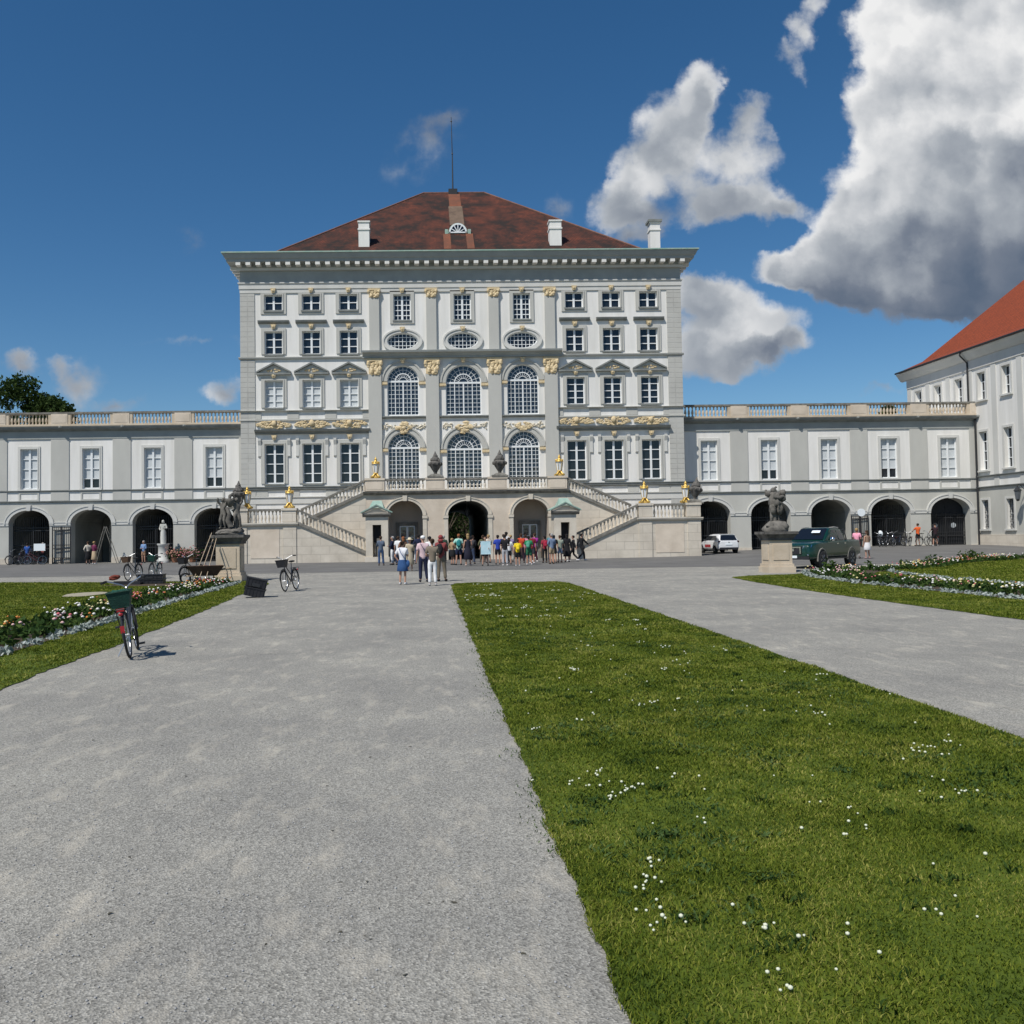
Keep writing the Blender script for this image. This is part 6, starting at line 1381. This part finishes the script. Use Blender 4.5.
def hatch():
    g = thing('hatchback', 'small white hatchback seen from behind beside the right stair block', 'car', (20.9,64.9,.19), R(4)); g.scale = (.92,)*3
    # forward is +y
    S_ = lambda y,zb,w,zs,zt: (y,[(w-.10,zb),(w,zb+.10),(w+.01,.62),(w-.02,zs),(w-.14,zt)])
    b_ = loft_body([S_(-2.02,.36,.72,.86,.92), S_(-1.95,.28,.82,.92,.97), S_(-1.4,.26,.86,.95,1.0), S_(0,.26,.87,.93,.98), S_(1.0,.26,.86,.90,.95), S_(1.7,.28,.82,.78,.84), S_(2.0,.34,.70,.66,.70)])
    sub(b_.build('body', M['carwhite'], g, smooth=35))
    c_ = loft_body([(-1.97,[(.76,.9),(.75,.93),(.74,.95),(.6,.96)]), (-1.72,[(.78,.9),(.70,1.22),(.60,1.36),(.5,1.40)]), (-1.55,[(.79,.9),(.70,1.24),(.58,1.42),(.48,1.45)]), (-.4,[(.80,.9),(.70,1.25),(.57,1.45),(.48,1.48)]), (.3,[(.80,.9),(.70,1.22),(.57,1.41),(.48,1.44)]), (1.15,[(.76,.88),(.74,.93),(.70,.95),(.6,.96)])])
    sub(c_.build('cabin', M['carwhite'], g, smooth=40))
    MB().add([(-.66,-1.965,1.0),(.66,-1.965,1.0),(.55,-1.76,1.34),(-.55,-1.76,1.34)],[(0,1,2,3)]).xf(Matrix.Translation((0,-.03,.012))).build('rear_window', M['carglass'], g)
    MB().add([(-.66,1.05,1.0),(.66,1.05,1.0),(.54,.38,1.39),(-.54,.38,1.39)],[(0,1,2,3)]).xf(Matrix.Translation((0,.03,.02))).build('windscreen', M['carglass'], g)
    MB().box(-.55,.55,-1.84,-1.62,1.42,1.455).build('spoiler', M['carwhite'], g)
    for s in (-1,1):
        MB().add([(s*(.80-.30*(z-.9)+.03),y,z) for y,z in ((-1.5,1.0),(.85,1.0),(.25,1.33),(-1.3,1.34))],[(0,1,2,3)]).build('side_window', M['carglass'], g)
        MB().blob((s*.72,-1.97,.88),(.13,.05,.08),2).build('tail_lamp', flat('dark_tail_lamp',(.05,.008,.01),.2), g, smooth=70)
        MB().blob((s*.92,.55,1.0),(.09,.06,.07),2).build('wing_mirror', M['blackplastic'], g)
        for yy in (-1.28,1.25):
            MB().lathe([(.01,0),(.36,0),(.36,.02),(.01,.02)],24).xf(Matrix.Rotation(R(90),4,'Y')).build('wheel_well', M['rubber'], g, (s*.862,yy,.31)); car_wheel(g, s*.78, yy, .31, .22, 5)
        MB().box(*sorted((s*.872,s*.888)),-.55,.6,.45,.66).build('door_graphic', M['red'], g)
    MB().box(-.72,.72,-2.05,-1.9,.27,.44).build('bumper', M['blackplastic'], g); MB().box(-.26,.26,-2.045,-2.02,.62,.73).build('number_plate', M['paper'], g)
    MB().lathe([(.01,0),(.05,0),(.05,.02),(.01,.02)],14).xf(Matrix.Rotation(R(90),4,'X')).build('badge', M['chrome'], g, (0,-2.02,.84))
hatch()

# ------------------------------------------------------------------ small things on the forecourt
def crate(x, y, rz, tilt, label, w=.62, h=.42, d=.4):
    g = thing('plastic_crate', label, 'crate', (x,y,0.02), rz, 'black crates on the grass edge'); g.rotation_euler = (0,tilt,rz)
    b_ = MB()
    for i in range(2):
        z0 = i*h/2
        b_.box(-w/2,w/2,-d/2,d/2,z0+.01,z0+h/2-.02); b_.box(-w/2-.02,w/2+.02,-d/2-.02,d/2+.02,z0+h/2-.045,z0+h/2-.012)
        for k in range(6): b_.box(-w/2+w*(k+.5)/6-.012,-w/2+w*(k+.5)/6+.012,-d/2-.015,d/2+.015,z0+.01,z0+h/2-.04)
    b_.build('body', M['blackplastic'], g); MB().box(-.12,.12,-d/2-.03,-d/2-.005,h*.55,h*.72).build('handle', M['iron'], g)
crate(-5.12,26.2,.15,.22,'two stacked black crates tilted on the lawn tip beside the left statue',.58,.56,.42)
crate(-10.75,35.0,.05,0,'flat black crate on the bare soil at the far lawn edge',.95,.38,.5)
MB().box(-.5,.5,-.3,.3,0,.08).box(-.5,.5,-.3,-.27,.08,.14).build('tray', M['blackplastic'])
tr = bpy.data.objects['tray']; tr.location = (-11.5,34.7,.02); tag(tr, 'flat black tray lying left of the flat crate', 'tray')
bar = thing('wheelbarrow', 'brown wheelbarrow tub standing behind the left flower bed end', 'wheelbarrow', (-8.55,34.4,.02), .3)
MB().frustum(0,0,.30,.68,.42,.26,.68,.40).build('tub', M['brownwood'], bar)
fb = MB()
for s in (-1,1): fb.tube([(s*.3,-.2,.3),(s*.34,.25,.02)],.02,6).tube([(-.7,s*.22,.28),(.95,s*.3,.58)],.022,6)
fb.build('frame', M['wood'], bar); MB().torus((0,0,0),.18,.04,'y',20,8).build('wheel', M['tyre'], bar, (-.72,0,.22))
def tool(x, y, top, label, kind, name):
    g = thing(name, label, 'garden tool', (x,y,.02), 0, 'garden tools leaning on the left pedestal')
    t_ = Vector(top)-Vector((x,y,.02)); MB().tube([(0,0,0),t_],.017,6).build('shaft', M['wood'], g)
    h_ = MB()
    if kind == 'rake':
        h_.box(-.25,.25,-.02,.02,0,.035)
        for k in range(10): h_.box(-.24+.48*k/9-.008,-.24+.48*k/9+.008,-.06,-.01,0,.02)
    elif kind == 'shovel': h_.frustum(0,0,-.02,.28,.12,.02,.10,.02)
    else: h_.frustum(0,0,-.02,.22,.2,.05,.05,.03)
    h_.build('head', M['iron'], g)
tool(-8.85,33.6,(-8.62,35.75,1.95),'wooden rake leaning against the left statue pedestal','rake','rake')
tool(-8.60,33.4,(-8.58,35.8,1.7),'shovel leaning between rake and broom on the left pedestal','shovel','shovel')
tool(-8.35,33.5,(-8.45,35.8,1.72),'broom leaning on the left pedestal nearest its front face','broom','broom')
la = thing('stepladder', 'tall grey stepladder beside the open left arch', 'ladder', (-24.1,67.3,0))
for nm, (bx, tx) in (('front_frame',(-.75,0)),('rear_frame',(.95,.02))):
    l_ = MB()
    for s in (-1,1): l_.tube([(bx,s*.26,0),(tx,s*.2,2.75)],.03,6)
    if nm == 'front_frame':
        for k in range(9): t_ = (k+.7)/9; l_.tube([(bx+(tx-bx)*t_,-.24,2.75*t_),(bx+(tx-bx)*t_,.24,2.75*t_)],.022,5)
    l_.build(nm, M['steel'] if 0 else M['moss'], la)
sg = thing('round_sign', 'round white sign on a post beside the open right arch', 'sign', (32.2,66.6,gz(32.2,66.6)))
MB().tube([(0,0,0),(0,0,2.75)],.035,8).build('post', M['iron'], sg)
MB().lathe([(.01,-.02),(.29,-.02),(.29,.02),(.01,.02)],24).xf(Matrix.Rotation(R(90),4,'X')).build('disc', M['paper'], sg, (0,-.06,2.6))
for i,(x,c,l) in enumerate(((-18.35,(.55,.20,.20),'potted pink flowering shrub between third and fourth left arches'),(-19.0,(.55,.28,.22),'terracotta pot with salmon flowers beside the small pale statue'),(-17.7,(.50,.25,.25),'low potted rose flowers nearest the fourth left arch'))):
    g = thing('potted_plant', l, 'potted plant', (x,67.5,0), 0, 'flower pots at the arcade')
    MB().lathe([(.2,0),(.3,.38),(.33,.4),(.27,.4)],14).build('pot', mat('terracotta',(.30,.13,.07),(.36,.17,.1),6), g)
    C = RNG.normal(size=(700,3))*np.array([.30,.22,.17])+np.array([0,0,.62]); o = leafs('foliage', C, .03+.05*RNG.random(700), M['bedleaf'], None); o.parent = g
    C = RNG.normal(size=(120,3))*np.array([.32,.22,.16])+np.array([0,-.08,.68]); o = heads('blossom', C, .035+.04*RNG.random(120), flat('pink_petals', c, .8)); del o['kind']; o.parent = g

# ------------------------------------------------------------------ trees in the park behind
def tree(x, y, H, rad, label, seed, z0=.28, nl=5200, ls=.24):
    g = thing('park_tree', label, 'tree', (x,y,0), 0, 'park trees behind the palace'); rnd = np.random.default_rng(seed); pr = random.Random(seed)
    t_ = MB(); t_.tube([(0,0,-.3),(.1,.05,H*.3),(0,.1,H*.6)], H*.022+.06, 8, H*.01+.03)
    lobes = []
    for k in range(13):
        a = pr.uniform(0,2*PI); zz = H*pr.uniform(z0+.08,.86); rr = rad*(.35+.5*pr.random())*(1-.5*max(0,(zz/H-.6))/.4)
        c = Vector((rr*math.cos(a), rr*math.sin(a), zz)); lobes.append((c, rad*pr.uniform(.32,.5))); t_.tube([(.03,.05,H*.3*pr.uniform(.6,1.4)),(c.x*.5,c.y*.5,c.z*.85),c],H*.007+.02,5,.02)
    lobes.append((Vector((0,0,H*.88)), rad*.42)); t_.build('trunk', M['bark'], g)
    C = []
    for c, r in lobes:
        n = nl//len(lobes); D = rnd.normal(size=(n,3)); D /= np.linalg.norm(D,axis=1)[:,None]; q = rnd.random(n)**.35
        lump = np.array([.75+.5*noise.noise(Vector(d)*2.3+c) for d in D])
        C.append(np.array(c)+D*(r*q*lump)[:,None]*np.array([1,1,.8]))
    C = np.concatenate(C); C = C[C[:,2] > H*z0*.6]
    o = leafs('crown', C, ls*(.5+.8*rnd.random(len(C))), M['crown'], None); o.parent = g
tree(-50.5,112,23.6,6.8,'dark green broad tree crown above the left end of the wing balustrade',1,nl=17000)
tree(-46.0,110,21.0,4.2,'lower rounded tree crown nearest the pavilion above the left wing',2,nl=7000)
tree(-57.5,116,21.5,6.0,'tall tree cut by the left picture edge behind the wing',3,nl=9000)
tree(2.2,116,9,5.0,'green tree seen through the central passage',4,.05,8000,.2)
tree(-33.5,90,8.6,3.6,'green tree seen through the open left arch',5,.1,5000,.18)
tree(43.6,94,8.6,3.4,'green tree seen through the open right arch',6,.1,5000,.18)
tree(52.3,101,17.2,2.6,'dark tree tip just above the right wing balustrade',7,nl=5000)
hg = thing('park_hedge', 'tall green hedge far behind the central passage', 'hedge', (2.6,124,0)); 
C = np.column_stack([RNG.uniform(-9,9,14000), RNG.uniform(-1,1,14000), RNG.uniform(0,6.2,14000)]); o = leafs('foliage', C, .12+.14*RNG.random(14000), M['crown'], None); o.parent = hg
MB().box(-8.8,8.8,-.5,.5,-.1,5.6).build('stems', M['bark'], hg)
